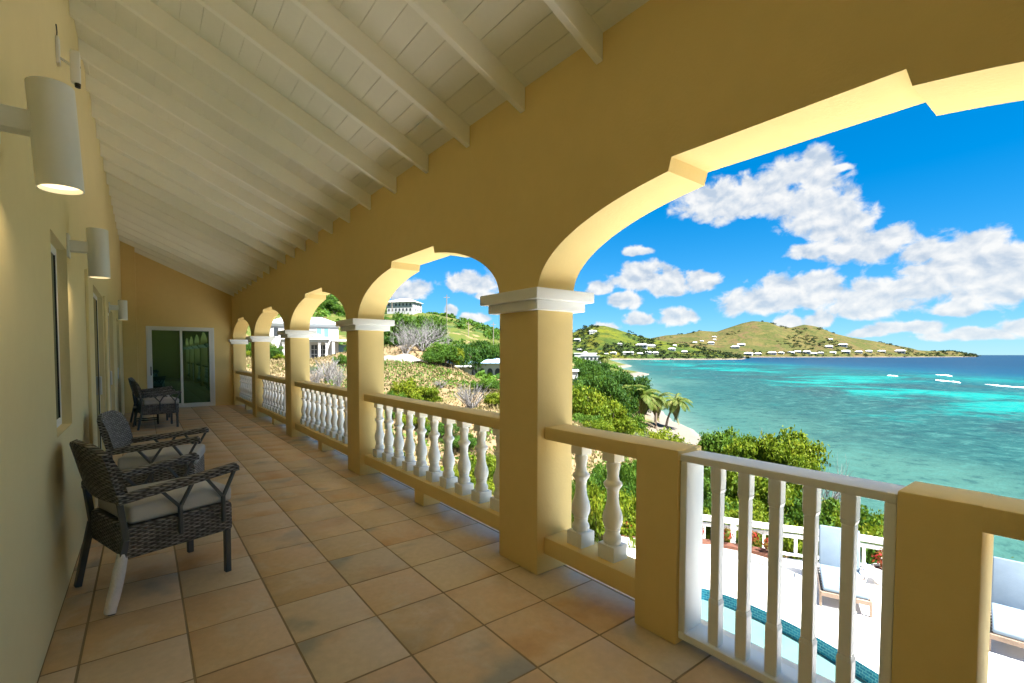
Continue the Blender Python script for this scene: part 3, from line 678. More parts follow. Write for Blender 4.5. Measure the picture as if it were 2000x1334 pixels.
bm = BM(); box(bm, 2.252, 2.428, ga, gb, .992, 1.03, .005, 2); obj('top_rail', bm, M_white, g, 40, True)
bm = BM(); box(bm, 2.256, 2.42, ga, gb, .042, .082, .005, 2); obj('bottom_rail', bm, M_white, g, 40, True)
for a, b in ((ga, ga+.038), (gb-.038, gb)):
    bm = BM(); box(bm, 2.256, 2.42, a, b, .083, .991, .005, 2); obj('stile', bm, M_white, g, 40, True)
bm = BM()
w1, w2 = .027, .0228
for za, zb, w in ((.083, .30, w1), (.30, .318, None), (.318, .86, w2), (.86, .878, None), (.878, .991, w1)):
    if w: box(bm, -w, w, -w, w, za, zb, .003)
    else:
        p, q = (w1, w2) if za < .5 else (w2, w1)
        v = [bm.verts.new((sx*r, sy*r, z)) for z, r in ((za, p), (zb, q)) for sx, sy in ((-1,-1),(1,-1),(1,1),(-1,1))]
        for i in range(4): bm.faces.new((v[i], v[(i+1) % 4], v[4+(i+1) % 4], v[4+i]))
PK = to_mesh('picket', bm, M_white)
for yy in (1.214, 1.078, .942, .802, .664): inst('picket', PK, g, (-.035, yy-.95, 0), (0, 0, random.uniform(-.02, .02)))
for z in (.25, .75):
    bm = BM(); box(bm, 2.2535, 2.2558, gb-.034, gb-.004, z, z+.06); obj('hinge', bm, M_metalw, g, None, True)

# ------------------------------------------------------------------ wall lamps and security camera
def lamp(x, y, z0, z1, rad, tilt, label):
    t = thing('wall_lamp', label, 'wall lamp', (WX, y, (z0+z1)/2), 0, 'white cylinder wall lamps')
    h = (z1-z0); dx = x-WX
    bm = BM(); n = 40; M = Matrix.Translation((dx, 0, 0)) @ Matrix.Rotation(tilt, 4, 'Y')
    prof = [(-h/2+.022, rad-.006), (-h/2, rad-.005), (-h/2, rad), (h/2-.003, rad), (h/2, rad-.004)]
    lathe(bm, prof, n, False); bm.faces.new([v for v in list(bm.verts)[-n:]])
    for v in bm.verts: v.co = M @ v.co
    obj('shade', bm, M_lamp, t, 40)
    bm = BM(); lathe(bm, [(-h/2+.018, rad-.007), (-h/2+.022, rad-.007)], n)
    for v in bm.verts: v.co = M @ v.co
    obj('diffuser', bm, M_glow, t)
    ld = bpy.data.lights.new('lamp_light', 'AREA'); ld.shape = 'DISK'; ld.size = rad*1.6; ld.energy = .13; ld.color = (1, .76, .46); ld.spread = R(150)
    lo = link(bpy.data.objects.new('lamp_light', ld)); lo.parent = t; lo.location = (dx, 0, -h/2-.004)
    bm = BM(); box(bm, .012, dx-rad*.8, -.035, .035, -.005, .075, .003); obj('arm', bm, M_lamp, t)
    bm = BM(); box(bm, .0, .014, -.055, .055, -.05, .12, .003); obj('mounting_plate', bm, M_lamp, t)
lamp(-.263, 2.56, 2.205, 2.605, .073, R(-3), 'nearest white cylinder wall lamp, lit from below, high on the left wall')
lamp(-.263, 4.72, 2.135, 2.50, .066, R(-1), 'middle white cylinder wall lamp, between the recessed window and the sliding door opening')
lamp(-.263, 9.85, 2.11, 2.43, .062, 0, 'farthest white cylinder wall lamp, in front of the yellow end wall')
lamp(-.263, -.9, 2.205, 2.605, .073, 0, 'unseen cylinder wall lamp added behind the camera for fill light')  # extra lamp out of view, added to brighten the interior
t = thing('security_camera', 'small white security camera on a bracket above the nearest wall lamp', 'camera', (WX, 4.45, 3.56))
bm = BM(); box(bm, 0, .02, -.03, .03, -.02, .16, .003); obj('bracket', bm, M_lamp, t)
bm = BM(); bar(bm, (.015, 0, .03), (.075, 0, .0), .014, .014); obj('arm', bm, M_lamp, t)
bm = BM(); box(bm, .07, .125, -.03, .03, -.12, .10, .012, 2); obj('body', bm, M_lamp, t, 40)
bm = BM(); lathe(bm, [(-.145, .016), (-.119, .018)], 14, True, (.108, -.004)); obj('lens', bm, M_black, t)
bm = BM(); box(bm, .123, .1262, -.006, .006, -.005, .005); obj('sensor', bm, M_black, t)
bm = BM(); tube(bm, [(.006, 0, .16), (.008, .0, .20), (.004, .004, .25)], .004, 6); obj('shadow_spike', bm, M_dark, t)  # dark sliver modelled in place of the thin shadow above the bracket

# ------------------------------------------------------------------ wicker armchairs
def make_chair():
    t = thing('wicker_armchair', '', 'armchair')
    bm = BM(); box(bm, -.27, .37, -.315, .315, .30, .50, .02, 2)
    ins = [f for f in bm.faces if f.normal.z > .9]
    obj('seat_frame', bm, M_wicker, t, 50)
    bm = BM(); n = 12; fr = []; 
    for i in range(n+1):
        a = -1+2*i/n; yy = a*.305; cv = .045*(1-a*a); row = []
        for z, x in ((.655, -.255), (.72, -.268), (.86, -.303), (.985, -.338), (1.012, -.355), (1.0, -.385), (.86, -.358), (.72, -.325), (.645, -.305)):
            zz = z-(.014*a*a if z > .9 else 0)+(.0 if z > .6 else .012*(1-a*a)); tp = 1-.10*max(0, (zz-.90)/.11)**2-.07*max(0, (.72-zz)/.08)**1.5; zz -= .03*max(0, abs(a)-.6)/.4*(1 if z > .9 else 0); row.append(bm.verts.new((x-cv*(.35+z*.5)+.02, yy*tp*1.03, zz)))
        fr.append(row)
    m_ = len(fr[0])
    for p, q in zip(fr, fr[1:]):
        for k in range(m_): bm.faces.new((p[k], q[k], q[(k+1) % m_], p[(k+1) % m_]))
    bm.faces.new(list(reversed(fr[0]))); bm.faces.new(fr[-1]); bmesh.ops.recalc_face_normals(bm, faces=bm.faces)
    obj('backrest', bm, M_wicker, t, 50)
    for s in (-1, 1):
        bm = BM(); w = .034; path = [(-.30, .672), (-.15, .690), (.10, .712), (.33, .738), (.395, .745), (.415, .735)]; prev = None
        for i, (x, z) in enumerate(path):
            hh = .03 if i < 5 else .02; r = [bm.verts.new((x, s*.305+sy*w*(1 if i < 5 else .7), z+sz*hh)) for sy, sz in ((-1,-.8),(1,-.8),(1,.5),(.6,.9),(-.6,.9),(-1,.5))]
            if prev:
                for k in range(6): bm.faces.new((prev[k], r[k], r[(k+1) % 6], prev[(k+1) % 6]))
            else: bm.faces.new(r)
            prev = r
        bm.faces.new(list(reversed(prev))); bmesh.ops.recalc_face_normals(bm, faces=bm.faces); obj('armrest', bm, M_wicker, t, 35)
        for x0 in (.03, .30):
            bm = BM(); yy = s*.326; zt = .69+.08*x0
            bar(bm, (x0, yy, .38), (x0, yy, .565), .03, .022, .003)
            bar(bm, (x0, yy-.0, .555), (x0-.10, s*.310, zt-.012), .022, .02, .002); bar(bm, (x0, yy-.0, .555), (x0+.085, s*.310, zt+.004), .022, .02, .002)
            obj('arm_support', bm, M_dark, t)
        bm = BM(); bar(bm, (.338, s*.29, 0), (.338, s*.29, .315), .038, .038, .003); obj('leg', bm, M_dark, t)
        bm = BM(); bar(bm, (-.345, s*.30, 0), (-.262, s*.30, .42), .042, .036, .003); bar(bm, (-.258, s*.30, .42), (-.285, s*.295, .66), .036, .034, .003); obj('leg', bm, M_dark, t)
    bm = BM(); box(bm, -.235, .385, -.285, .285, .498, .605, .028, 3)
    for v in bm.verts:
        if v.co.z > .58: v.co.z += .012*(1-(v.co.x/.4)**2)
    obj('seat_cushion', bm, M_cush, t, 60)
    return t
ch = make_chair()
ch.location = (.035, 3.96, 0); ch.rotation_euler = (0, 0, R(19)); ch['group'] = 'wicker armchairs along the wall'
ch['label'] = 'nearest grey wicker armchair, one rear leg still wrapped in white plastic'
dup(ch, (.07, 5.62, 0), R(-12), 'second wicker armchair, right behind the chair with the wrapped leg')
dup(ch, (.17, 12.3, 0), R(8), 'wicker armchair farther down the veranda, nearer one of the far pair')
dup(ch, (.10, 13.7, 0), R(-6), 'farthest wicker armchair, half hidden behind another near the sliding door')
bm = BM(); prof = 9
pth = [Vector((-.348, -.30, .012)), Vector((-.33, -.30, .09)), Vector((-.312, -.30, .17)), Vector((-.298, -.30, .25)), Vector((-.284, -.30, .31)), Vector((-.278, -.298, .345))]
tube(bm, pth, [.032, .033, .030, .033, .030, .022], 14)
for v in bm.verts:
    k = v.co.z*60; v.co.x += .004*math.sin(k*1.7+v.co.y*150); v.co.y += .004*math.sin(k*2.3+v.co.x*130)
tag(obj('plastic_wrap', bm, M_plastic, ch, 80), 'white plastic wrapping left on one rear leg')
t = thing('side_table', 'low dark metal table frame tucked beside the far wicker armchairs', 'side table', (.02, 13.0, 0))
bm = BM()
for sx in (-.2, .2):
    for sy in (-.2, .2): bar(bm, (sx, sy, 0), (sx, sy, .36), .03, .03)
for z in (.1, .34):
    for s in (-.2, .2): bar(bm, (-.2, s, z), (.2, s, z), .022, .022); bar(bm, (s, -.2, z), (s, .2, z), .022, .022)
obj('frame', bm, M_black, t)
bm = BM(); box(bm, -.24, .24, -.24, .24, .36, .385, .006); obj('table_top', bm, M_wicker, t)

# ------------------------------------------------------------------ pool terrace
DZ = -3.4
RAIL = [(9.5, 9.9), (10.15, 8.1), (11.52, 6.55), (12.3, 4.95), (13.3, 3.5), (13.72, 1.25), (13.95, -1.5), (14.0, -5.5)]
def chaikin(p, n=2, closed=True):
    p = [Vector(q) for q in p]
    for _ in range(n):
        o = []
        for i in range(len(p) if closed else len(p)-1):
            a, b = p[i], p[(i+1) % len(p)]; o += [a*.75+b*.25, a*.25+b*.75]
        p = o
    return p
POOL = chaikin([(9.36,5.5),(9.58,4.8),(9.56,4.0),(9.45,3.35),(9.28,2.75),(9.0,2.0),(8.6,1.2),(8.0,.4),(6.8,-.5),(5.5,-.8),(4.4,0),(4.2,1.5),(4.6,3),(5.2,4.5),(6.3,5.9),(7.6,6.5),(8.8,6.2)], 2)
bm = BM()
outer = [(2.52, -5.6), (14.1, -5.6)]+[(x+.12, y) for x, y in reversed(RAIL)]+[(9.3, 10.0), (2.52, 9.4)]
def ring(pts, z): return [bm.verts.new((p[0], p[1], z)) for p in pts]
ro, ri = ring(outer, DZ), ring(POOL, DZ)
es = [bm.edges.new((r[i], r[(i+1) % len(r)])) for r in (ro, ri) for i in range(len(r))]
bmesh.ops.triangle_fill(bm, use_beauty=True, use_dissolve=False, edges=es)
for f in bm.faces:
    if f.normal.z < 0: f.normal_flip()
rb = ring(outer, DZ-1.1)
for i in range(len(ro)): bm.faces.new((ro[i], ro[(i+1) % len(ro)], rb[(i+1) % len(ro)], rb[i]))
bmesh.ops.recalc_face_normals(bm, faces=bm.faces)
tag(obj('pool_terrace', bm, M_deck), 'pale sunlit stone terrace around the pool', 'terrace', kind='structure')
def f_pooltile(nt, p, add, val, m, mix, noise, ramp, smooth, mapping):
    uv = add('ShaderNodeUVMap').outputs[0]; b = add('ShaderNodeTexBrick'); val(b.inputs['Vector'], uv)
    b.inputs['Color1'].default_value = (.004, .13, .25, 1); b.inputs['Color2'].default_value = (.012, .22, .38, 1); b.inputs['Mortar'].default_value = (.12, .40, .48, 1)
    b.inputs['Scale'].default_value = 1; b.inputs['Brick Width'].default_value = .10; b.inputs['Row Height'].default_value = .05; b.inputs['Mortar Size'].default_value = .005
    nt.links.new(b.outputs[0], p.inputs['Base Color']); p.inputs['Roughness'].default_value = .25
M_ptile = material('blue mosaic pool tiles', f_pooltile)
def f_pool(nt, p, add, val, m, mix, noise, ramp, smooth, mapping):
    g = add('ShaderNodeNewGeometry').outputs['Position']; n = noise(g, 2.2, 4, .5, .6)
    nt.links.new(mix(n, (.085, .180, .172, 1), (.12, .215, .20, 1)), p.inputs['Base Color']); p.inputs['Roughness'].default_value = .06
    p.inputs['Specular IOR Level'].default_value = .35; bump(nt, p, noise(g, 5, 3, .5), .12, .04)
M_pool = material('clear pool water', f_pool)
bm = BM(); wl = DZ-.25; uvl = bm.loops.layers.uv.new('UVMap'); L = 0
bm2 = BM(); bm2.faces.new([bm2.verts.new((p[0], p[1], wl)) for p in POOL]); bm2.normal_update()
for f in bm2.faces:
    if f.normal.z < 0: f.normal_flip()
pool = tag(obj('pool', bm2, M_pool), 'curved swimming pool with pale turquoise water below the gate', 'pool', kind='structure')
for i in range(len(POOL)):
    a, b = POOL[i], POOL[(i+1) % len(POOL)]; d = (b-a).length
    f = bm.faces.new([bm.verts.new(q) for q in ((a.x, a.y, wl-.05), (b.x, b.y, wl-.05), (b.x, b.y, DZ-.002), (a.x, a.y, DZ-.002))])
    for lp, uv in zip(f.loops, ((L, 0), (L+d, 0), (L+d, .3), (L, .3))): lp[uvl].uv = uv
    L += d
bmesh.ops.remove_doubles(bm, verts=bm.verts, dist=1e-4); obj('tile_band', bm, M_ptile, pool)

def poly_at(P, step):                                 # points along a polyline every step metres with headings
    P = chaikin(P, 2, False); out = []; d = 0; nxt = 0
    for a, b in zip(P, P[1:]):
        L = (b-a).length
        while nxt <= d+L: out.append((a+(b-a)*((nxt-d)/L), math.atan2(b.y-a.y, b.x-a.x))); nxt += step
        d += L
    return out
pr_ = poly_at(RAIL, .335)
t = thing('terrace_railing', 'low white painted railing curving along the sea edge of the pool terrace', 'railing', (12.3, 4.95, DZ))
rp = [p for p, _ in poly_at(RAIL, .12)]
def sweep(pts, w, z0, z1):
    bm = BM(); pr = None
    for i, p in enumerate(pts):
        d = (pts[min(i+1, len(pts)-1)]-pts[max(0, i-1)]).normalized(); nn = Vector((-d.y, d.x))*w/2
        r = [bm.verts.new((p.x+s*nn.x, p.y+s*nn.y, z)) for s, z in ((1, z0), (-1, z0), (-1, z1), (1, z1))]
        if pr:
            for k in range(4): bm.faces.new((pr[k], pr[(k+1) % 4], r[(k+1) % 4], r[k]))
        pr = r
    bmesh.ops.recalc_face_normals(bm, faces=bm.faces); return bm
obj('top_rail', sweep(rp, .11, -2.71, -2.585), M_white, t, 40, True)
obj('middle_rail', sweep(rp, .06, -2.855, -2.77), M_white, t, 40, True)
obj('bottom_rail', sweep(rp, .06, -3.29, -3.235), M_white, t, 40, True)
bm = BM(); box(bm, -.03, .03, -.03, .03, .11, .625, .003); RB = to_mesh('baluster', bm, M_white)
bm = BM(); box(bm, -.06, .06, -.06, .06, 0, .735, .004); RP = to_mesh('post', bm, M_white)
for i, (p, a) in enumerate(pr_):
    inst('post' if i % 5 == 2 else 'baluster', RP if i % 5 == 2 else RB, t, (p.x-12.3, p.y-4.95, 0), (0, 0, a))
# planting bed in front of the railing
bed = [(9.55, 8.0), (10.75, 6.45), (11.35, 5.85), (11.62, 5.2), (11.66, 4.75), (12.12, 4.85), (11.9, 5.35), (11.25, 6.55), (9.98, 8.1)]
def prism(pts, z0, z1, mat, name, inset=0):
    bm = BM(); lo = [bm.verts.new((x, y, z0)) for x, y in pts]; hi = [bm.verts.new((x, y, z1)) for x, y in pts]
    bm.faces.new(hi); bm.faces.new(list(reversed(lo)))
    for i in range(len(pts)): bm.faces.new((lo[i], lo[(i+1) % len(pts)], hi[(i+1) % len(pts)], hi[i]))
    bmesh.ops.recalc_face_normals(bm, faces=bm.faces); bm.normal_update(); return bm
M_soil = painted('brown mulch', (.13, .055, .035), 1, .3, 12, 60, .8, .03)
t = thing('planting_bed', 'low white walled planting bed with brown mulch along the terrace railing', 'planter', (11, 6.2, DZ))
obj('bed_wall', prism(bed, DZ-.01, DZ+.26, M_deck, 'w'), M_deck, t, None, True)
cxy = Vector((sum(p[0] for p in bed)/9, sum(p[1] for p in bed)/9))
ins = [(p[0]+(cxy.x-p[0])*.06, p[1]+(cxy.y-p[1])*.06) for p in bed]
obj('soil', prism(ins, DZ+.2, DZ+.275, M_soil, 's'), M_soil, t, None, True)

def leaf_cards(pos, nrm, size, aspect=.5, jitter=.6, fold=.25):
    n = len(pos); nrm = nrm+rng.normal(0, jitter*1.5, (n, 3)); nrm /= np.linalg.norm(nrm, axis=1)[:, None]+1e-9
    a = rng.normal(0, 1, (n, 3)); a -= (a*nrm).sum(1)[:, None]*nrm; a /= np.linalg.norm(a, axis=1)[:, None]+1e-9
    b = np.cross(nrm, a); s = (size*rng.uniform(.65, 1.3, n))[:, None]
    v = np.stack([pos-a*s, pos-b*s*aspect+nrm*s*fold, pos+a*s, pos+b*s*aspect+nrm*s*fold], 1).reshape(-1, 3)
    return v, np.arange(4*n).reshape(n, 4)
def crown_mesh(name, mat, lumps, n, size, seed, fill=.25):
    global rng; rng = np.random.default_rng(seed)
    lumps = np.array(lumps, float); w = lumps[:, 3]*lumps[:, 4]; pick = rng.choice(len(lumps), n, p=w/w.sum())
    d = rng.normal(0, 1, (n, 3)); d /= np.linalg.norm(d, axis=1)[:, None]; d[:, 2] = np.where(d[:, 2] < -.45, -d[:, 2], d[:, 2])
    r = 1+rng.normal(-.10, .20, n); r *= 1+.16*np.sin(d[:, 0]*7+pick)*np.cos(d[:, 1]*6+pick*2)
    L = lumps[pick]; pos = L[:, :3]+d*np.c_[L[:, 3], L[:, 3], L[:, 4]]*r[:, None]
    v, f = leaf_cards(pos, d, np.full(n, size)); cl = rng.random(len(lumps))[pick]
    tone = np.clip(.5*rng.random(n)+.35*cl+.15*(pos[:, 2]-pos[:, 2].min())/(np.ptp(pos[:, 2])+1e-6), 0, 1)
    return np_mesh(name, v, f, mat, tone)
def lumpset(seed, k, spread, rmin, rmax, zs=.8):
    r = np.random.default_rng(seed); out = [(0, 0, .45, .5, .45)]
    for i in range(k):
        a = 2*math.pi*(i+r.random()*.8)/k; q = spread*(.45+.55*r.random()); rr = r.uniform(rmin, rmax)
        out.append((q*math.cos(a), q*math.sin(a), r.uniform(.25, .80), rr, rr*zs))
    return out
# crowns of unit size: radius about 1, height about 1
CR = {}
for s in range(3):
    CR['b', s] = crown_mesh('crown', M_lime, lumpset(20+s, 22, .86, .15, .32), 5200, .050, 50+s)
    CR['m', s] = crown_mesh('crown', M_mid, lumpset(30+s, 22, .86, .15, .32), 5200, .050, 60+s)
    CR['d', s] = crown_mesh('crown', M_darkleaf, lumpset(40+s, 20, .86, .17, .34), 5000, .052, 70+s)
def branch_mesh(name, mat, seed, n0, length, depth, spread, rad, nside=4, droop=0):
    r = random.Random(seed); bm = BM()
    def grow(p, d, L, rd, lev):
        q = p; pts = [p]; rs = [rd]
        for i in range(3):
            d = (d+Vector((r.uniform(-.25, .25), r.uniform(-.25, .25), r.uniform(-.12, .2)-droop))).normalized(); q = q+d*L/3; pts.append(q); rs.append(rd*(1-.18*(i+1)))
        tube(bm, pts, rs, nside if lev < 2 else 3, False)
        if lev < depth:
            for i in range(r.choice((2, 3, 3))):
                dd = (d+Vector((r.uniform(-1, 1), r.uniform(-1, 1), r.uniform(-.35, .6)))*spread).normalized()
                grow(pts[r.choice((1, 2, 3))], dd, L*r.uniform(.6, .82), rd*.55, lev+1)
    for i in range(n0):
        a = 2*math.pi*i/n0+r.random(); grow(Vector((0, 0, 0)), Vector((math.cos(a)*spread, math.sin(a)*spread, 1)).normalized(), length*r.uniform(.8, 1.1), rad, 0)
    xy = max(math.hypot(v.co.x, v.co.y) for v in bm.verts); zz = max(v.co.z for v in bm.verts)
    for v in bm.verts: v.co = Vector((v.co.x/xy, v.co.y/xy, v.co.z/zz))
    return to_mesh(name, bm, mat)
GB = [branch_mesh('branches', M_grey, 3+s, 12, .42, 3, .75, .016) for s in range(2)]
def spiky_mesh(seed):
    r = random.Random(seed); bm = BM()
    for i in range(85):
        a = r.uniform(0, 6.28); t_ = r.uniform(.05, 1)**.8; p = Vector((r.uniform(-.12, .12), r.uniform(-.12, .12), 0)); d = Vector((math.cos(a)*t_*.9, math.sin(a)*t_*.9, r.uniform(.55, 1))); q = p+d*.5+Vector((0, 0, .08)); e = p+d
        tube(bm, [p, q, e], [.014, .010, .004], 3, False)
        for k in range(2):
            w = q.lerp(e, r.random()*.7); tube(bm, [w, w+(d+Vector((r.uniform(-.6, .6), r.uniform(-.6, .6), r.uniform(0, .5))))*.28], [.007, .003], 3, False)
    return to_mesh('branches', bm, M_grey)
GS = spiky_mesh(4)
GT = branch_mesh('branches', M_grey, 21, 12, .40, 5, .85, .014)
TRK = [branch_mesh('trunk', M_bark, 11+s, 3, .42, 1, .55, .045, 6) for s in range(2)]

SPIKY = (56, 57, 79, 80, 82)
def plant(kind, x, y, ztop, rad, label, group, i=0, base=None):
    z0 = float(ground_z(x, y)[0])-.05 if base is None else base
    h = max(.5, ztop-z0)
    nm = {'b': 'shrub', 'm': 'shrub', 'd': 'tree', 'g': 'bare_shrub'}[kind]; cat = {'b': 'shrub', 'm': 'shrub', 'd': 'tree', 'g': 'bare shrub'}[kind]
    if h > 2.6 and kind in 'bm': nm, cat = 'tree', 'tree'
    t = thing(nm, label, cat, (x, y, z0), random.uniform(0, 6.28), group)
    if kind == 'g':
        inst('branches', GT if rad > 1.9 else GS if i in SPIKY else GB[i % 2], t, sc=(rad*.95, rad*.95, h*.95))
    else:
        ch_ = min(h, 2.1*rad) if h > 2.6 else h
        inst('trunk', TRK[i % 2], t, sc=(rad*.5, rad*.5, max(h*.75, .3)))
        inst('crown', CR[kind, i % 3], t, (0, 0, h-ch_*1.02), sc=(rad*1.05, rad*1.05, ch_*.93))
    return t
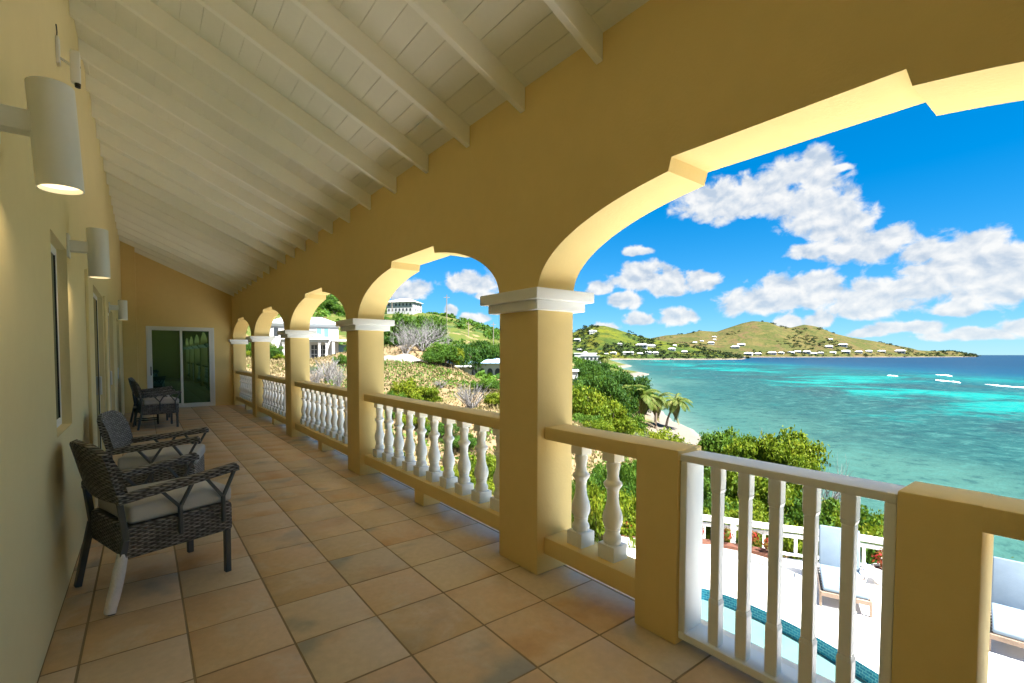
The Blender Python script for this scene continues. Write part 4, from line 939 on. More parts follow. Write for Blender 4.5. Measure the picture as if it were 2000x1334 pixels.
PLANTS = [
('m',21.6,11.3,-1.8,1.15,'small dark-topped tree at the left end of the scrub behind the gate','scrub beyond the terrace railing'),
('b',20.7,9.4,-1.8,1.19,'leafy lime shrub just right of the small dark-topped tree behind the gate','scrub beyond the terrace railing'),
('b',20.8,8.1,-1.4,1.20,'tallest rounded lime shrub above the middle of the gate rail','scrub beyond the terrace railing'),
('b',20.0,7.3,-2.1,0.75,'lime shrub sloping down to the water right of the tallest one','scrub beyond the terrace railing'),
('m',19.0,9.4,-2.4,1.24,'green bush below the small dark-topped tree, above the gate rail','scrub beyond the terrace railing'),
('b',18.0,7.7,-2.4,1.20,'broad lime shrub seen through the middle pickets of the gate','scrub beyond the terrace railing'),
('b',19.2,6.1,-3.4,1.07,'lime shrub over the white railing behind the left lounger','scrub beyond the terrace railing'),
('m',20.8,5.5,-3.9,0.89,'green bush right of the left lounger, beyond the railing','scrub beyond the terrace railing'),
('b',21.9,5.3,-4.2,0.68,'last low lime shrub seen through the gate before the yellow pier','scrub beyond the terrace railing'),
('m',17.2,9.5,-3.1,0.88,'green bush seen past the first picket of the gate','scrub beyond the terrace railing'),
('b',16.1,7.8,-3.2,1.04,'low lime shrub along the railing behind the second picket','scrub beyond the terrace railing'),
('m',17.8,6.6,-3.0,1.04,'green bush along the railing behind the fourth picket','scrub beyond the terrace railing'),
('g',22.5,9.8,-1.35,1.2,'grey leafless twigs poking up between the green crowns behind the gate','scrub beyond the terrace railing'),
('g',22.2,7.3,-1.75,1.35,'grey leafless bush at the right edge of the scrub, against the water','scrub beyond the terrace railing'),
('g',19.8,11.3,-3.3,0.59,'small patch of grey twigs by the left pier of the gate','scrub beyond the terrace railing'),
('g',27.8,20.3,-3.1,0.86,'pale grey twigs in the green hedge above the short balustrade','scrub beyond the terrace railing'),
('g',20.6,6.3,-2.7,.9,'small grey twigs low beside the water behind the left lounger','scrub beyond the terrace railing'),
('b',32.2,23.2,-4.2,2.27,'long bright hedge shrub above the short balustrade, left part','hedge and trees above the beach'),
('b',30.4,19.6,-4.2,1.77,'bright hedge shrub below the sandy beach, middle part','hedge and trees above the beach'),
('b',30.5,18.2,-4.5,1.22,'end of the bright hedge beside the sandy beach','hedge and trees above the beach'),
('m',37.8,29.1,-3.8,1.80,'green bush below the leaning palms on the slope','hedge and trees above the beach'),
('b',22.7,20.5,-0.3,1.50,'bright yellow green tree right beside the nearest column','hedge and trees above the beach'),
('b',25.2,21.1,-1.1,1.46,'rounded yellow green shrub stepping down from the tree beside the nearest column','hedge and trees above the beach'),
('b',25.7,20.6,-2.4,1.46,'low yellow green shrub at the foot of the tree beside the nearest column','hedge and trees above the beach'),
('m',20.2,18.5,-1.8,1.05,'shaded green bush hugging the nearest column above the rail','hedge and trees above the beach'),
('b',20.0,17.4,-2.0,1.02,'green gold bush just above the short balustrade near the column','hedge and trees above the beach'),
('d',56.2,51.8,0.5,2.44,'dark tree under the white coastal apartment block, beside the column','coast woods'),
('d',61.9,53.8,0.4,2.86,'dark tree topping the coast woods right of the apartment block','coast woods'),
('d',68.1,55.3,-0.8,3.14,'dark tree in the middle of the coast woods','coast woods'),
('d',70.7,53.4,-2.0,3.14,'dark tree near the seaward end of the coast woods','coast woods'),
('d',68.4,48.8,-3.2,2.08,'outermost dark tree of the coast woods, by the water','coast woods'),
('d',45.5,41.0,-0.4,2.60,'dark tree below the small white wall beside the column','coast woods'),
('d',47.3,39.6,-1.2,2.47,'dark tree behind the yellow green tree, above the palms','coast woods'),
('d',50.7,39.5,-2.2,2.56,'dark tree directly behind the palm cluster','coast woods'),
('m',55.7,40.7,-3.1,2.01,'green tree behind the seaward palms','coast woods'),
('m',37.0,34.8,-1.1,1.63,'green tree half hidden by the nearest column above the rail','coast woods'),
('d',83.2,75.4,0.9,3.10,'distant dark tree in front of the white coastal apartment block','coast woods'),
('d',93.3,80.3,0.2,2.60,'distant dark tree at the far tip of the coast woods','coast woods'),
('m',10.7,9.4,-1.7,0.70,'green bush behind the left of two balusters in the short balustrade','bushes behind the balustrades'),
('m',12.0,9.7,-1.8,0.72,'green bush between the two balusters of the short balustrade','bushes behind the balustrades'),
('m',13.3,9.9,-1.9,0.69,'green bush right of the two balusters, by the yellow pier','bushes behind the balustrades'),
('b',9.7,8.2,-1.9,0.62,'low lime bush over the white railing between the two balusters','bushes behind the balustrades'),
('b',10.3,7.9,-2.0,0.63,'low lime bush over the white railing beside the yellow pier','bushes behind the balustrades'),
('b',9.5,8.7,-1.8,0.56,'low lime bush over the white railing next to the nearest column','bushes behind the balustrades'),
('m',8.6,13.4,-1.5,0.69,'green bush behind the middle of the long balustrade','bushes behind the balustrades'),
('b',8.3,11.7,-1.4,0.72,'lime bush behind the right end of the long balustrade','bushes behind the balustrades'),
('m',8.3,14.3,-1.5,0.72,'green bush behind the fifth baluster of the long balustrade','bushes behind the balustrades'),
('b',7.8,15.3,-1.4,0.66,'lime bush behind the third baluster of the long balustrade','bushes behind the balustrades'),
('m',7.5,16.7,-1.5,0.66,'green bush behind the first balusters of the long balustrade','bushes behind the balustrades'),
('b',7.2,11.9,-1.8,0.67,'lime bush low between the right balusters of the long balustrade','bushes behind the balustrades'),
('b',7.6,11.0,-1.9,0.67,'lowest lime bush at the right end of the long balustrade','bushes behind the balustrades'),
('b',9.7,20.1,0.5,0.86,'scraggly green bush on the dry slope beside the second column','bushes on the dry slope'),
('b',11.0,20.4,0.1,0.75,'small green bush on the dry slope, left of centre in the big arch','bushes on the dry slope'),
('m',8.4,18.6,0.1,0.52,'small green tuft bush on the slope against the second column','bushes on the dry slope'),
('m',14.6,20.3,0.3,0.81,'green bush on the right of the dry slope near the blue roofs','bushes on the dry slope'),
('b',11.9,16.0,-0.0,0.52,'low lime bush on the slope against the nearest column','bushes on the dry slope'),
('g',11.1,16.6,0.3,1.00,'spiky grey dead bush on the dry slope above the long balustrade','bushes on the dry slope'),
('g',13.1,22.6,0.1,0.56,'thin grey dead bush halfway up the dry slope','bushes on the dry slope'),
('g',21.0,39.6,5.5,3.7,'large grey leafless tree with tangled branches on the hillside','trees around the grey tangle'),
('g',18.8,38.6,4.6,2.4,'smaller grey leafless tree left of the large tangled one','trees around the grey tangle'),
('g',23.8,39.8,4.2,1.70,'grey leafless bush trailing right of the large tangled tree','trees around the grey tangle'),
('d',19.6,42.9,3.4,1.70,'dark shaded tree at the left foot of the grey tangle','trees around the grey tangle'),
('d',20.9,43.1,2.8,1.53,'dark low tree under the grey tangle above the sand mound','trees around the grey tangle'),
('m',22.0,37.3,2.7,1.59,'green tree in front of the grey tangle, right side','trees around the grey tangle'),
('m',20.3,36.0,2.0,1.16,'round green bush below the grey tangle beside the sand mound','trees around the grey tangle'),
('b',23.2,37.6,2.5,1.05,'lime bush right of the grey tangle toward the blue roofs','trees around the grey tangle'),
('d',50.1,77.5,4.0,3.59,'dark green tree behind the blue roofed building, left one','trees on the hillside'),
('d',54.7,77.9,4.1,3.50,'dark green tree behind the blue roofed building, middle one','trees on the hillside'),
('m',57.0,76.2,4.5,2.47,'green tree behind the blue roofed building, beside the column','trees on the hillside'),
('d',61.9,91.3,5.4,3.58,'dark green tree highest behind the blue roofed building','trees on the hillside'),
('m',26.5,55.3,7.3,2.86,'flat-topped green tree under the white hilltop building','trees on the hillside'),
('m',29.1,54.7,7.0,2.25,'green tree on the crest right of the white hilltop building','trees on the hillside'),
('m',31.5,55.4,6.6,1.64,'small green tree on the ridge line at the end of the grey tangle','trees on the hillside'),
('b',9.2,49.3,3.1,1.07,'lime tree seen through the fourth arch, left of the third column','trees on the hillside'),
('m',9.6,47.7,2.5,0.95,'green bush seen through the fourth arch under the white house','trees on the hillside'),
('b',10.1,47.3,1.6,0.95,'low lime bush in the fourth arch just above the rail','trees on the hillside'),
('m',8.4,53.6,3.5,0.78,'green tree seen through the last arch','trees on the hillside'),
('b',8.4,52.3,2.0,0.82,'lime bush seen through the last arch just above the rail','trees on the hillside'),
('m',8.3,56.2,4.4,0.65,'tallest green tree in the last arch, beside the end column','trees on the hillside'),
('g',8.1,26.3,1.3,0.96,'pale grey dry bush in front of the white house','trees on the hillside'),
('g',7.0,24.7,0.9,0.68,'low grey dry bush left in front of the white house','trees on the hillside'),
('m',11.5,33.8,1.6,0.66,'small green bush right of the grey dry bushes by the white house','trees on the hillside'),
('g',7.9,24.0,1.0,0.62,'grey dry bush against the second column below the white house','trees on the hillside'),
('m',8.3,31.1,0.8,0.65,'green bush low in front of the white house','trees on the hillside'),
('m',46.0,153.4,19.1,4.23,'green tree on the hill behind the white house, middle one','trees on the hillside'),
('m',49.9,153.0,18.0,3.63,'green tree on the hill behind the white house, right one','trees on the hillside'),
('m',43.7,155.2,18.5,3.58,'green tree on the hill behind the white house, left one','trees on the hillside'),
('d',52.1,167.8,22.7,4.65,'dark tree highest on the hill behind the white house','trees on the hillside'),
('m',22.0,58.5,3.6,1.56,'green tree hidden behind the second column near the white house','trees on the hillside'),
('d',23.8,59.7,5.1,1.61,'dark tree hidden behind the second column near the grey tangle','trees on the hillside'),
]
for i, (k, x, y, zt, r_, lb, gp) in enumerate(PLANTS): plant(k, x, y, zt, r_, lb, gp, i)

HEDGE = ['lime hedge shrub outside the railing, seen left of the first short-balustrade baluster', 'green hedge shrub outside the railing, between the short balustrade balusters', 'lime hedge shrub outside the railing behind the tallest red croton', 'lime hedge shrub outside the railing behind the yellow croton', 'green hedge shrub outside the railing past the end of the planting bed', "lime hedge shrub outside the railing behind the left lounger's backrest", 'lime hedge shrub outside the railing right of the left lounger', 'green hedge shrub outside the railing behind the white pot', 'lime hedge shrub outside the railing beyond the right lounger', 'lime shrub in the second hedge row behind the left lounger', 'green shrub in the second hedge row behind the white pot', 'lime shrub in the second hedge row', 'lime shrub in the second hedge row by the left gate pier', 'green shrub in the scrub below the dark-topped tree behind the gate', 'lime shrub in the scrub below the tallest rounded shrub behind the gate', 'lime shrub at the back of the scrub against the water']
for i, (x, y, zt, r_) in enumerate([(11.2, 8.9, -2.75, .8), (12.3, 7.9, -2.7, .85), (13.2, 6.6, -2.75, .8), (13.7, 5.3, -2.8, .8), (14.5, 4.2, -2.85, .85), (15.0, 3.0, -2.9, .8), (15.1, 1.7, -3.0, .8), (15.4, .3, -3.2, .8), (16.5, 4.0, -3.1, 1.0), (16.6, 2.4, -3.3, .9), (14.6, 7.6, -2.9, .95), (13.4, 9.0, -2.8, .9), (19.6, 10.6, -2.6, 1.0), (22.8, 10.8, -2.1, 1.0), (18.6, 8.5, -2.5, 1.0), (22.5, 12.4, -2.6, 1.0)]):
    plant('bm'[i % 3 == 1], x, y, zt, r_, HEDGE[i], 'hedge shrubs outside the terrace railing' if i < 12 else 'shrubs filling the scrub behind the gate', i)
def scrub(name, mat, label, n, seed, region, size, dens):
    # clumps of leaf cards on a far slope, one mass
    global rng; rng = np.random.default_rng(seed); P = region(n); P = P[dens(P)]
    k = 26; pos = np.repeat(P, k, 0); sz = np.repeat(size(P), k); d = rng.normal(0, 1, pos.shape); d /= np.linalg.norm(d, axis=1)[:, None]; d[:, 2] = np.abs(d[:, 2])
    pos = pos+d*sz[:, None]*np.array([1, 1, .75])*rng.uniform(.6, 1.05, len(pos))[:, None]
    v, f = leaf_cards(pos, d, sz*.30, .7, .5); tone = np.clip(np.repeat(rng.random(len(P)), k)*.6+rng.random(len(pos))*.35, 0, 1)
    tag(link(bpy.data.objects.new(name, np_mesh(name, v, f, mat, tone))), label, 'scrub', kind='stuff')
def hillside(n):
    a = np.radians(rng.uniform(2, 52, n)); d = 55+330*rng.random(n)**.8; x, y = d*np.sin(a), d*np.cos(a); return np.c_[x, y, ground_z(x, y)]
scrub('hillside_scrub', M_mid, 'patches of low green scrub over the hillside behind the house', 3600, 5, hillside, lambda P: .5+.9*rng.random(len(P))+np.hypot(P[:, 0], P[:, 1])/220, lambda P: (P[:, 2] > -7) & (vnoise(P[:, 0], P[:, 1], 28, 4)+.5*vnoise(P[:, 0], P[:, 1], 9, 3) > .02) & ~((np.abs(P[:, 0]-22) < 14) & (np.abs(P[:, 1]-82) < 16)) & ~((np.abs(P[:, 0]-52) < 12) & (np.abs(P[:, 1]-76) < 12)) & ~((np.abs(P[:, 0]-90) < 14) & (np.abs(P[:, 1]-182) < 12)))
def on_hill(o):
    V = np.empty(len(o.data.vertices)*3, np.float32); o.data.vertices.foreach_get('co', V); V = V.reshape(-1, 3); V = V[V[:, 2] > -7]
    def f(n):
        P = V[rng.integers(0, len(V), n)].astype(float); P[:, :2] += rng.normal(0, 9, (n, 2)); P[:, 2] -= 1; return P
    return f
M_hleaf = material('far dark green scrub', f_leaf([(0.00936, 0.02028, 0.0078), (0.01716, 0.0312, 0.00936), (0.02808, 0.04368, 0.01092), (0.039, 0.05304, 0.01248)], 0, .9))
scrub('near_hill_scrub', M_hleaf, 'dark green scrub patches on the near hill', 2600, 6, on_hill(hl), lambda P: 2.5+4*rng.random(len(P)), lambda P: (vnoise(P[:, 0], P[:, 1], 70, 14) > -.02) | (P[:, 2] < 8))
scrub('far_hill_scrub', M_hleaf, 'dark green scrub patches on the far hill', 3000, 7, on_hill(hm), lambda P: 4+6*rng.random(len(P)), lambda P: (vnoise(P[:, 0], P[:, 1], 130, 15) > .08) | ((P[:, 2] < 14) & (rng.random(len(P)) < .6)))

for i, (x, y, h, r_, lb) in enumerate([(64, 49.5, 4.2, 2.3, 'dark shore tree just behind the beach palms'), (74, 58, 5, 2.6, 'dark shore tree at the water edge past the palms'), (86, 67.5, 5, 2.8, 'dark shore tree farther along the water edge'), (101, 79.5, 5.2, 3.0, 'dark shore tree where the coast woods thin out'), (120, 95, 5.5, 3.4, 'last dark shore tree before the distant palm')]):
    plant('d', x, y, -8.8+h, r_, lb, 'coast woods', i)

# red and yellow crotons in the bed and in pots
cro = crown_mesh('leaves', M_red, [(0, 0, .55, .5, .45), (.3, .1, .4, .4, .35), (-.25, .2, .5, .4, .4)], 130, .15, 5)
def croton(x, y, z, s, label):
    t = thing('croton', label, 'plant', (x, y, z), random.uniform(0, 6), 'red crotons on the terrace'); inst('leaves', cro, t, sc=(s, s, s*1.25))
    bm = BM(); tube(bm, [(0, 0, -.02), (.01, 0, s*.3), (0, .01, s*.6)], [.02, .016, .01], 6); obj('stem', bm, M_bark, t); return t
for (x, y, s), lb in zip(((11.15, 6.5, .42), (11.55, 5.9, .32), (11.75, 5.4, .34), (11.85, 4.95, .30), (10.1, 7.75, .3)),
    ('tallest red croton in the planting bed, seen past the first gate picket', 'yellow and red croton in the bed, seen past the second gate picket', 'yellow croton in the bed, seen past the third gate picket', 'last small croton at the right end of the planting bed', 'low croton in the bed, seen through the short balustrade')):
    croton(x, y, DZ+.26, s, lb)
def pot(x, y, label, croton_label):
    t = thing('plant_pot', label, 'pot', (x, y, DZ)); bm = BM(); lathe(bm, [(0, .13), (.02, .15), (.30, .20), (.36, .21), (.36, .185), (.30, .18)], 20); obj('body', bm, M_deck, t, 40)
    bm = BM(); lathe(bm, [(.29, .175), (.31, .178)], 16); obj('soil', bm, M_soil, t); croton(x, y, DZ+.3, .34, croton_label)
pot(12.75, 3.05, 'round white plant pot right of the left lounger, by the railing', 'red croton in the round white pot by the railing')

def lounger(x, y, rz, label):
    t = thing('sun_lounger', label, 'sun lounger', (x, y, DZ), rz, 'sun loungers on the pool terrace'); w = .39
    for s in (-1, 1):
        bm = BM(); bar(bm, (0, s*w, .26), (1.95, s*w, .26), .035, .085, .004); obj('side_rail', bm, M_wood, t)
        for xx in (.05, 1.85):
            bm = BM(); bar(bm, (xx-.03 if xx < 1 else xx+.03, s*(w+.004), 0), (xx, s*(w+.004), .30), .045, .06, .004); obj('leg', bm, M_wood, t)
        bm = BM(); tube(bm, [(1.05, s*(w+.03), .28), (1.02, s*(w+.05), .42), (1.06, s*(w+.05), .53), (1.18, s*(w+.05), .575), (1.32, s*(w+.05), .56), (1.42, s*(w+.03), .50), (1.44, s*(w+.02), .38)], .019, 8); obj('armrest', bm, M_metalw, t, 60)
    bm = BM(); bar(bm, (0, -w, .26), (0, w, .26), .035, .085, .004)
    for k in range(9): bar(bm, (.12+k*.14, -w, .285), (.12+k*.14, w, .285), .07, .02)
    obj('slats', bm, M_wood, t)
    bm = BM(); box(bm, .02, 1.30, -.36, .36, .305, .385, .03, 3); obj('seat_cushion', bm, M_blue, t, 60)
    bm = BM(); M = Matrix.Translation((1.30, 0, .33)) @ Matrix.Rotation(R(-72), 4, 'Y'); box(bm, 0, .86, -.36, .36, -.005, .08, .03, 3, M)
    obj('back_cushion', bm, M_blue, t, 60)
    bm = BM(); M2 = Matrix.Translation((1.33, 0, .31)) @ Matrix.Rotation(R(-72), 4, 'Y')
    for s in (-.33, .33): box(bm, 0, .84, s-.02, s+.02, -.045, -.015, 0, 1, M2)
    for k in range(5): box(bm, .08+k*.17, .15+k*.17, -.33, .33, -.02, -.008, 0, 1, M2)
    obj('back_frame', bm, M_wood, t); return t
lounger(10.77, 3.13, R(22), 'left sun lounger with pale blue cushions, seen through the gate')
lounger(11.33, .88, R(8), 'right sun lounger with pale blue cushions, seen through the balustrade opening')

# ------------------------------------------------------------------ coconut palms
def frond_mesh(seed, dead=0):
    r = random.Random(seed); bm = BM(); n = 15; pts = []
    for i in range(n+1):
        a = i/n; pts.append(Vector((a*(1-.22*a), .04*math.sin(a*3+seed), .42*a-(.78+.35*dead)*a*a)))
    tube(bm, pts, [.016*(1-i/n)+.003 for i in range(n+1)], 3, False)
    for i in range(2, n+1):
        for s in (-1, 1):
            for h in (0, .5):
                p = pts[i-1].lerp(pts[i], h); t_ = (pts[i]-pts[i-1]).normalized(); a = (i-1+h)/n
                L = .30*math.sin(math.pi*min(1, .18+a*.80))**.7; d = (Vector((0, s, 0))*.75+t_*.55+Vector((0, 0, -.32-.3*r.random()-.5*dead))).normalized()
                q = p+d*L; w = t_*.017
                bm.faces.new([bm.verts.new(v) for v in (p-w, p+w, p+d*L*.6+w*.8+Vector((0, 0, -.01)), q)])
    me = to_mesh('frond', bm, M_frond)
    at = me.attributes.new('tone', 'FLOAT', 'FACE'); rr = np.random.default_rng(seed)
    at.data.foreach_set('value', np.clip((.44 if not dead else .9)+rr.normal(0, .2, len(me.polygons)), 0, 1).astype(np.float32)); return me
FR = [frond_mesh(s) for s in range(3)]+[frond_mesh(9, 1)]
def palm(x, y, zc, L, lean, label, seed, dead=5):
    r = random.Random(seed); z0 = float(ground_z(x, y)[0])-.1; h = zc-z0
    t = thing('coconut_palm', label, 'palm tree', (x-lean[0], y-lean[1], z0), 0, 'coconut palms at the beach')
    bm = BM(); tube(bm, [(lean[0]*k*k, lean[1]*k*k, h*k) for k in [i/8 for i in range(9)]], [.20-.09*i/8 for i in range(9)], 8); obj('trunk', bm, M_bark, t, 60)
    for k in range(25):
        dd = k >= 25-dead-3; a = k*2.399+r.random()*.4
        inst('frond', FR[3] if dd else FR[k % 3], t, (lean[0], lean[1], h), (0, R(55 if dd else r.uniform(-48, 18)), a), (L*r.uniform(.85, 1.1),)*3)
    bm = BM()
    for k in range(5): lathe(bm, [(h-.32, .03), (h-.25, .10), (h-.12, .11), (h-.06, .03)], 8, True, (lean[0]+.17*math.cos(k*1.3), lean[1]+.17*math.sin(k*1.3)))
    obj('coconuts', bm, M_frond, t, 60)
palm(53.4, 38.7, -4.0, 3.3, (.6, -.3), 'full palm with drooping dry fronds in the middle of the beach cluster', 1, 6)
palm(57.6, 39.3, -4.6, 3.0, (.5, .2), 'shaggy palm with brown hanging fronds right of the middle palm', 2, 8)
palm(61.6, 38.8, -5.2, 2.9, (1.3, -.8), 'small palm standing alone over the water at the right of the cluster', 3, 4)
palm(52.5, 40.7, -3.6, 3.1, (-.8, .3), 'leftmost palm of the cluster, half in the dark trees', 4, 4)
palm(150.0, 127.0, .2, 4.2, (.6, -.3), 'distant palm at the tip of the coast woods against the bay', 5, 4)

# ------------------------------------------------------------------ grass on the slopes
def grass():
    global rng; rng = np.random.default_rng(3); n = 16000
    a = np.radians(rng.uniform(-2, 62, n)); d = 11+40*rng.random(n)**1.4; x, y = d*np.sin(a), d*np.cos(a); z = ground_z(x, y)
    k = (z > -8.2) & ~((x < 3.2) & (y < 17.5)) & (z > -4.5+0*x) & ~((y < 10.5) & (x < 14.5)) ; x, y, z, d = x[k], y[k], z[k], d[k]; n = len(x)
    s = (.05+.09*rng.random(n))*(1+d/60); V, F, T = [], [], []
    for j in range(4):
        th = rng.uniform(0, 6.28, n); le = rng.uniform(.1, .6, n)*s; w = .028*(1+d/22)
        ox, oy = rng.normal(0, .10, n), rng.normal(0, .10, n); b = np.c_[x+ox, y+oy, z-.03]; side = np.c_[np.cos(th), np.sin(th), 0*th]*w[:, None]
        tip = b+np.c_[-np.sin(th)*le, np.cos(th)*le, s*rng.uniform(.7, 1.3, n)]
        V.append(np.stack([b-side, b+side, tip], 1).reshape(-1, 3)); T.append(np.clip(.74+.7*vnoise(x, y, 6, 8)+rng.normal(0, .13, n), 0, 1))
    V = np.concatenate(V); F = np.arange(len(V)).reshape(-1, 3)
    tag(link(bpy.data.objects.new('grass', np_mesh('grass', V, F, M_drygrass, np.concatenate(T)))), 'dry tan and green grass covering the slope', 'grass', kind='stuff')
grass()
def groundcover():
    global rng; rng = np.random.default_rng(4); n = 26000
    x = rng.uniform(3, 36, n); y = rng.uniform(-2, 34, n); z = ground_z(x, y)
    dens = vnoise(x, y, 4.5, 6)+vnoise(x, y, 1.8, 7)*.6
    k = (z > -8.0) & (x*.55+y > 10.9) & ~((x < 14.6) & (y < 9.5)) & ((dens > .05) | ((x > 14) & (y < 14)) | ((x > 5) & (y < 14))) & ~((x < 3.3) & (y < 18))
    x, y, z = x[k], y[k], z[k]; pos = np.c_[x, y, z+rng.random(len(x))*.30]; nr = np.tile([0, 0, 1.], (len(x), 1))
    v, f = leaf_cards(pos, nr, np.full(len(x), .085), .55, .7)
    tag(link(bpy.data.objects.new('ground_cover', np_mesh('ground_cover', v, f, M_mid, np.clip(.55+rng.normal(0, .25, len(x)), 0, 1)))), 'low green creeping plants covering the bank below the house', 'ground cover', kind='stuff')
groundcover()
# ------------------------------------------------------------------ houses near and far
M_hwhite = painted('white house paint', (0.39, 0.39, 0.39), .8, .05, .6, 8, .1, .01)
M_roofg = painted('pale grey metal roof', (.42, .45, .48), .5, .08, .8, 6, 0)
M_roofb = painted('pale blue roof', (.33, .52, .68), .6, .08, .6, 6, 0)
M_roofw = painted('white roof', (.72, .73, .74), .6, .05, .3, 6, 0)
M_teal = painted('teal shutters', (.10, .24, .26), .5, .1, 2, 8, 0)
M_void = painted('dark window opening', (.03, .035, .04), .3, .2, 2, 8, 0)
M_stone = painted('orange stone wall', (.50, .30, .20), .9, .35, 2.2, 9, .8, .05)
M_sandm = painted('white sand mound', (0.2028, 0.1833, 0.1599), 1, .12, 1.4, 14, .6, .06)
M_pole = painted('weathered utility pole', (.20, .17, .14), .9, .1, 3, 20, 0)
def gable_roof(bm, x0, x1, y0, y1, z0, z1, o=.4, hip=0):
    a = [bm.verts.new(p) for p in ((x0-o, y0-o, z0), (x1+o, y0-o, z0), (x1+o, y1+o, z0), (x0-o, y1+o, z0))]; ym = (y0+y1)/2
    r = [bm.verts.new((x0-o+hip, ym, z1)), bm.verts.new((x1+o-hip, ym, z1))]
    for f in ((a[0], a[1], r[1], r[0]), (a[2], a[3], r[0], r[1]), (a[1], a[2], r[1]), (a[3], a[0], r[0]), (a[3], a[2], a[1], a[0])): bm.faces.new(f)
# white two storey house beyond the third arch; its front faces the camera side (local -y)
hs = thing('white_house', 'white two storey house with grey roofs, porch and teal shutters beyond the third arch', 'house', (24.7, 81.3, -.4), R(-16))
bm = BM(); box(bm, -9, 2.2, 0, 9, -2, 7.0); obj('wall', bm, M_hwhite, hs)
bm = BM(); gable_roof(bm, -9, 2.2, 0, 9, 7.02, 8.5, .5, 3.2); obj('roof', bm, M_roofg, hs)
bm = BM(); box(bm, -9.15, 2.35, -.15, -.01, 6.6, 7.0); obj('cornice', bm, M_roofw, hs)
for xx in (-7.5, -5.6, -3.7, -.9, .25):
    bm = BM(); box(bm, xx-.36, xx+.36, -.06, .02, 4.95, 6.3, .02); w = obj('window', bm, M_teal if xx > -2 else M_void, hs)
    bm = BM(); box(bm, xx-.44, xx-.36, -.09, .0, 4.85, 6.4); box(bm, xx+.36, xx+.44, -.09, .0, 4.85, 6.4); obj('frame', bm, M_hwhite, w)
bm = BM(); box(bm, -6.5, .4, -3.0, -.02, 4.0, 4.35); gable_roof(bm, -6.5, .4, -3.0, 0, 4.36, 5.3, .3, 1.6); obj('porch_roof', bm, M_roofg, hs)
for xx in (-6.3, -4.4, -2.6, -.9, .2):
    bm = BM(); box(bm, xx-.17, xx+.17, -2.9, -2.56, -1.5, 3.99, .03); box(bm, xx-.24, xx+.24, -2.97, -2.49, 3.7, 3.99); obj('column', bm, M_hwhite, hs)
for xx in (-5.3, -3.5, -1.7, -.4):
    bm = BM(); box(bm, xx-.45, xx+.45, -.05, .02, .4, 3.5, .02); w = obj('door', bm, M_void, hs)
    bm = BM(); box(bm, xx-.04, xx+.04, -.10, -.05, .4, 3.5); box(bm, xx-.45, xx+.45, -.10, -.05, 1.9, 2.0); box(bm, xx-.45, xx+.45, -.10, -.05, 2.7, 2.78); obj('glazing_bar', bm, M_hwhite, w)
bm = BM(); box(bm, -6.5, .5, -3.1, -.1, -1.5, .38); obj('porch_floor', bm, M_hwhite, hs)
bm = BM(); box(bm, 1.0, 6.2, -2.6, 3.5, 4.1, 4.45); box(bm, 1.05, 1.5, -2.5, -2.1, -1.5, 4.09); box(bm, 5.6, 6.0, -2.5, -2.1, -1.5, 4.09); obj('carport', bm, M_hwhite, hs)
bm = BM(); box(bm, 1.6, 5.6, 1.0, 1.4, -1.5, 2.3); box(bm, 1.6, 5.5, -1.9, -1.5, -1.5, .9); obj('stone_wall', bm, M_stone, hs)
bm = BM(); gable_roof(bm, 1.9, 5.4, 1.5, 3.3, 2.35, 3.6, .2); obj('shed_roof', bm, M_roofb, hs)
# hilltop building
hb = thing('hilltop_building', 'white two storey building with rows of small arched windows on the hilltop', 'building', (90.6, 182, 19.2), R(-52))
bm = BM(); box(bm, -8.2, 3.6, -4.2, 4.6, -4, 4.1); obj('wall', bm, M_hwhite, hb)
bm = BM(); gable_roof(bm, -8.2, 3.6, -4.2, 4.6, 4.12, 5.9, .7, 4.6); obj('roof', bm, M_roofw, hb)
def arch_win():
    bm = BM(); vs = [(-.55, 0), (.55, 0), (.55, .95)]+[(.55*math.cos(a), .95+.5*math.sin(a)) for a in [math.pi*k/8 for k in range(1, 8)]]+[(-.55, .95)]
    f = [bm.verts.new((x, -.06, z)) for x, z in vs]; b = [bm.verts.new((x, .04, z)) for x, z in vs]; bm.faces.new(f)
    for i in range(len(f)): bm.faces.new((f[i], b[i], b[(i+1) % len(f)], f[(i+1) % len(f)]))
    return to_mesh('window', bm, M_void)
AW = arch_win()
for z in (.4, 2.5):
    for k in range(7): inst('window', AW, hb, (-7.3+k*1.62, -4.2, z), (0, 0, 0), (.62, 1, .75))
    for k in range(5): inst('window', AW, hb, (3.6, -3.2+k*1.6, z), (0, 0, R(90)), (.62, 1, .75))
bm = BM(); box(bm, -8.3, 3.7, -4.3, 4.7, 2.05, 2.25); obj('string_course', bm, M_hwhite, hb)
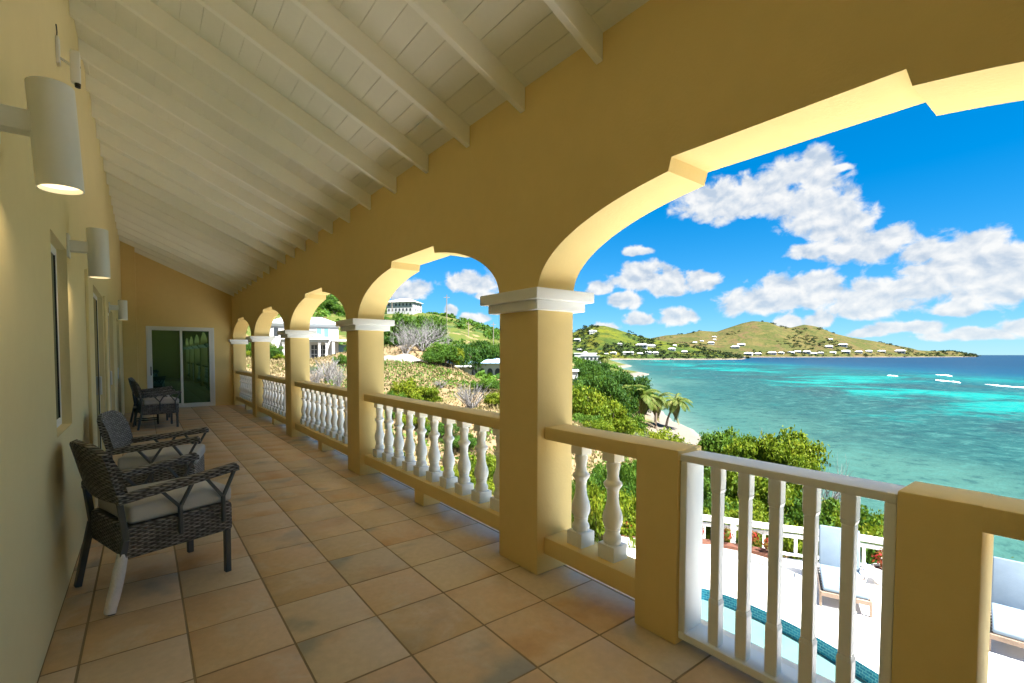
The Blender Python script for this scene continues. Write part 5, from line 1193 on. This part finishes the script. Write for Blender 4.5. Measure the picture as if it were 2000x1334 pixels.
# blue roofed arcade building
bb = thing('arcaded_building', 'low white building with dark arches and pale blue roof below the ridge', 'building', (51.2, 75.6, -3.1), R(-32))
bm = BM(); box(bm, -5.5, 6.5, 0, 7, -2, 2.9); obj('wall', bm, M_hwhite, bb)
bm = BM(); gable_roof(bm, -5.5, 1.0, 0, 7, 2.92, 4.3, .5, 2.0); gable_roof(bm, 1.6, 6.5, -.8, 5, 3.0, 3.9, .3, 1.6); obj('roof', bm, M_roofb, bb)
bm = BM(); box(bm, -5.8, -.5, -2.8, -.02, 2.3, 2.55); obj('porch_roof', bm, M_roofw, bb)
for k in range(4): inst('window', AW, bb, (.2+k*1.5, 0, .1), (0, 0, 0), (.95, 1, 1.3))
for k in range(2): inst('window', AW, bb, (-4.2+k*1.8, 0, .1), (0, 0, 0), (1.1, 1, 1.2))
bm = BM(); box(bm, -1.5, 7.5, -5.2, -5.0, -2.2, -.6); tag(obj('garden_wall', bm, M_hwhite), 'low pale garden wall in front of the blue roofed building', 'wall').matrix_world = Matrix.Translation((51.2, 75.6, -2.6)) @ Matrix.Rotation(R(-32), 4, 'Z')
# coastal apartment block and white wall beside the column
ab = thing('apartment_block', 'white flat roofed apartment block above the coast woods beside the nearest column', 'building', (196, 178, -1.5), R(-46))
bm = BM(); box(bm, -7, 5, 0, 9, -6, 3.6); box(bm, -3, 7.5, -1.5, 6, -6, 2.2); obj('wall', bm, M_hwhite, ab)
bm = BM(); box(bm, -7.3, 5.3, -.3, 9.3, 3.62, 3.95); box(bm, -3.2, 7.8, -1.8, 6.2, 2.22, 2.5); obj('roof', bm, M_roofw, ab)
for k in range(5):
    bm = BM(); x = -1.9+k*2.1; box(bm, x-.6, x+.6, -1.56, -1.45, .2, 1.5); obj('window', bm, M_void, ab)
hsm = thing('beach_house', 'small white house wall showing just right of the nearest column', 'house', (43.6, 41.6, -3.8), R(-46))
bm = BM(); box(bm, -2.9, .35, 0, 3, -3, 3.2); obj('wall', bm, M_hwhite, hsm)
bm = BM(); box(bm, -3.1, .5, -.15, 3.2, 3.22, 3.4); obj('roof', bm, M_roofw, hsm)
# sand mound
bm = BM(); n = 26
rows = [[bm.verts.new((2.1*u*math.sqrt(1), 1.3*v, .62*max(0, 1-u*u-v*v)**.8+.1*math.sin(7*u+3*v)-.15)) for u in np.linspace(-1.05, 1.05, n)] for v in np.linspace(-1.05, 1.05, 14)]
for a, b in zip(rows, rows[1:]):
    for i in range(n-1): bm.faces.new((a[i], a[i+1], b[i+1], b[i]))
o = obj('sand_mound', bm, M_sandm, smooth=60); o.location = (17.7, 37.2, float(ground_z(17.7, 37.2)[0])); o.rotation_euler = (0, 0, R(-24)); tag(o, 'heap of white sand on the slope below the grey tangled tree', 'sand heap')
# utility poles
def pole(x, y, z0, h, label):
    t = thing('utility_pole', label, 'utility pole', (x, y, z0), R(-30), 'utility poles along the ridge'); bm = BM(); lathe(bm, [(-1, .16), (h, .10)], 8); obj('shaft', bm, M_pole, t, 60)
    bm = BM(); box(bm, -.9, .9, -.06, .06, h-.9, h-.75); obj('crossarm', bm, M_pole, t)
for a in ((80.0, 176.0, 19.5, 9.5, 'thin pole left behind the white hilltop building'), (75.7, 126.5, 9.0, 11.0, 'utility pole on the ridge right of the hilltop building'), (96.0, 145, 4.0, 9.5, 'short utility pole partway down the ridge'), (97.0, 131.0, 2.2, 10.5, 'utility pole standing right beside the nearest column')): pole(*a)
# the town of small houses round the bay
def far_house():
    t = thing('far_house', '', 'house', (0, 0, 0)); bm = BM(); box(bm, -.5, .5, -.35, .35, -.5, .42); obj('wall', bm, M_hwhite, t)
    bm = BM(); gable_roof(bm, -.5, .5, -.35, .35, .425, .72, .08, .25); obj('roof', bm, M_roofw, t)
    bm = BM()
    for k in range(3): box(bm, -.36+k*.28, -.20+k*.28, -.358, -.34, .02, .26)
    obj('window_row', bm, M_void, t); return t
FH = far_house(); first = [True]
from mathutils.bvhtree import BVHTree
def bvh(o):
    me = o.data; return BVHTree.FromPolygons([v.co[:] for v in me.vertices], [p.vertices[:] for p in me.polygons])
def town(h, spots, group):
    T = bvh(h)
    for x, y, w, lb in spots:
        hit = T.ray_cast(Vector((x, y, 900)), Vector((0, 0, -1)))[0]
        z = hit.z if hit else SEA
        o = FH if first[0] else dup(FH)
        first[0] = False; o.location = (x, y, z); o.rotation_euler = (0, 0, -math.atan2(x, y)+random.uniform(-.3, .3)); o.scale = (w*.8, w*.7, w*random.uniform(.34, .5)); o['label'] = lb; o['group'] = group
TOWN_NEAR = [
(893,844,19,'flat white house midway up the near hill, against the column'),
(952,852,13,'little white house high on the near hill under the summit'),
(929,738,14,'small white house at the centre of the near hill'),
(983,715,31,'largest white house on the right slope of the near hill'),
(1029,721,22,'white annex joined to the largest house on the near hill'),
(858,721,11,'first small white house at the water, left end of the near hill shore'),
(873,712,16,'second white house along the near hill shore'),
(897,696,18,'third white house along the near hill shore, wide roof'),
(908,690,15,'fourth white house along the near hill shore'),
(924,677,14,'fifth white house along the near hill shore'),
(949,673,18,'sixth white house along the near hill shore'),
(969,667,16,'seventh white house along the near hill shore'),
(1051,677,20,'white house low on the right end of the near hill'),
(1102,702,11,'small white house above the right end of the near hill'),
(1051,643,16,'blocky white house by the rocks ending the near hill shore'),
(834,782,14,'white roof above the apartment block beside the column'),
(947,841,23,'big white villa crowning the near hill'),
(830,760,11,'white roof just right above the apartment block'),
]
TOWN_FAR = [
(2294,1346,25,'small house left on the lower far hill, pale roof'),
(2342,1335,20,'tiny house just above the left houses of the far hill'),
(2336,1282,35,'white house on the knoll of the far hill'),
(2520,1365,24,'lone white house highest on the far hill'),
(2439,1319,18,'tiny white house just under the highest one on the far hill'),
(2311,1146,45,'long pale green roofed house mid slope of the far hill'),
(2382,1152,41,'grey green roofed house behind the long one on the far hill'),
(2031,1176,22,'little white house at the left end of the far beach'),
(2078,1117,20,'white hut on the left stretch of the far beach'),
(2237,1048,40,'row house on the white far beach, left'),
(2276,1025,31,'row house on the white far beach, second'),
(2343,992,41,'pink white house on the middle far beach'),
(2393,973,27,'small white house on the middle far beach'),
(2450,954,32,'white house right of the middle far beach'),
(2506,947,32,'pale house above the far beach'),
(2533,918,37,'white roofed house on the shore under the second peak'),
(2556,896,28,'white roofed house on the shore, right of the second peak'),
(2607,886,28,'white house on the shore where the far hill begins to fall'),
(2673,857,28,'first white house on the rocky point'),
(2753,829,40,'second white house on the rocky point'),
(2820,797,33,'third white house on the rocky point'),
(2935,787,32,'fourth white house on the rocky point'),
(3030,760,37,'fifth white house on the rocky point'),
(3133,710,48,'last large white house on the rocky point'),
(2922,950,23,'lone white house high on the right shoulder of the far hill'),
(2766,905,37,'white house on the right slope of the far hill, lower left of a pair'),
(2870,878,45,'white house on the right slope of the far hill, larger of a pair'),
]
town(hl, TOWN_NEAR, 'white houses on the near hill'); town(hm, TOWN_FAR, 'white houses below the far hill')
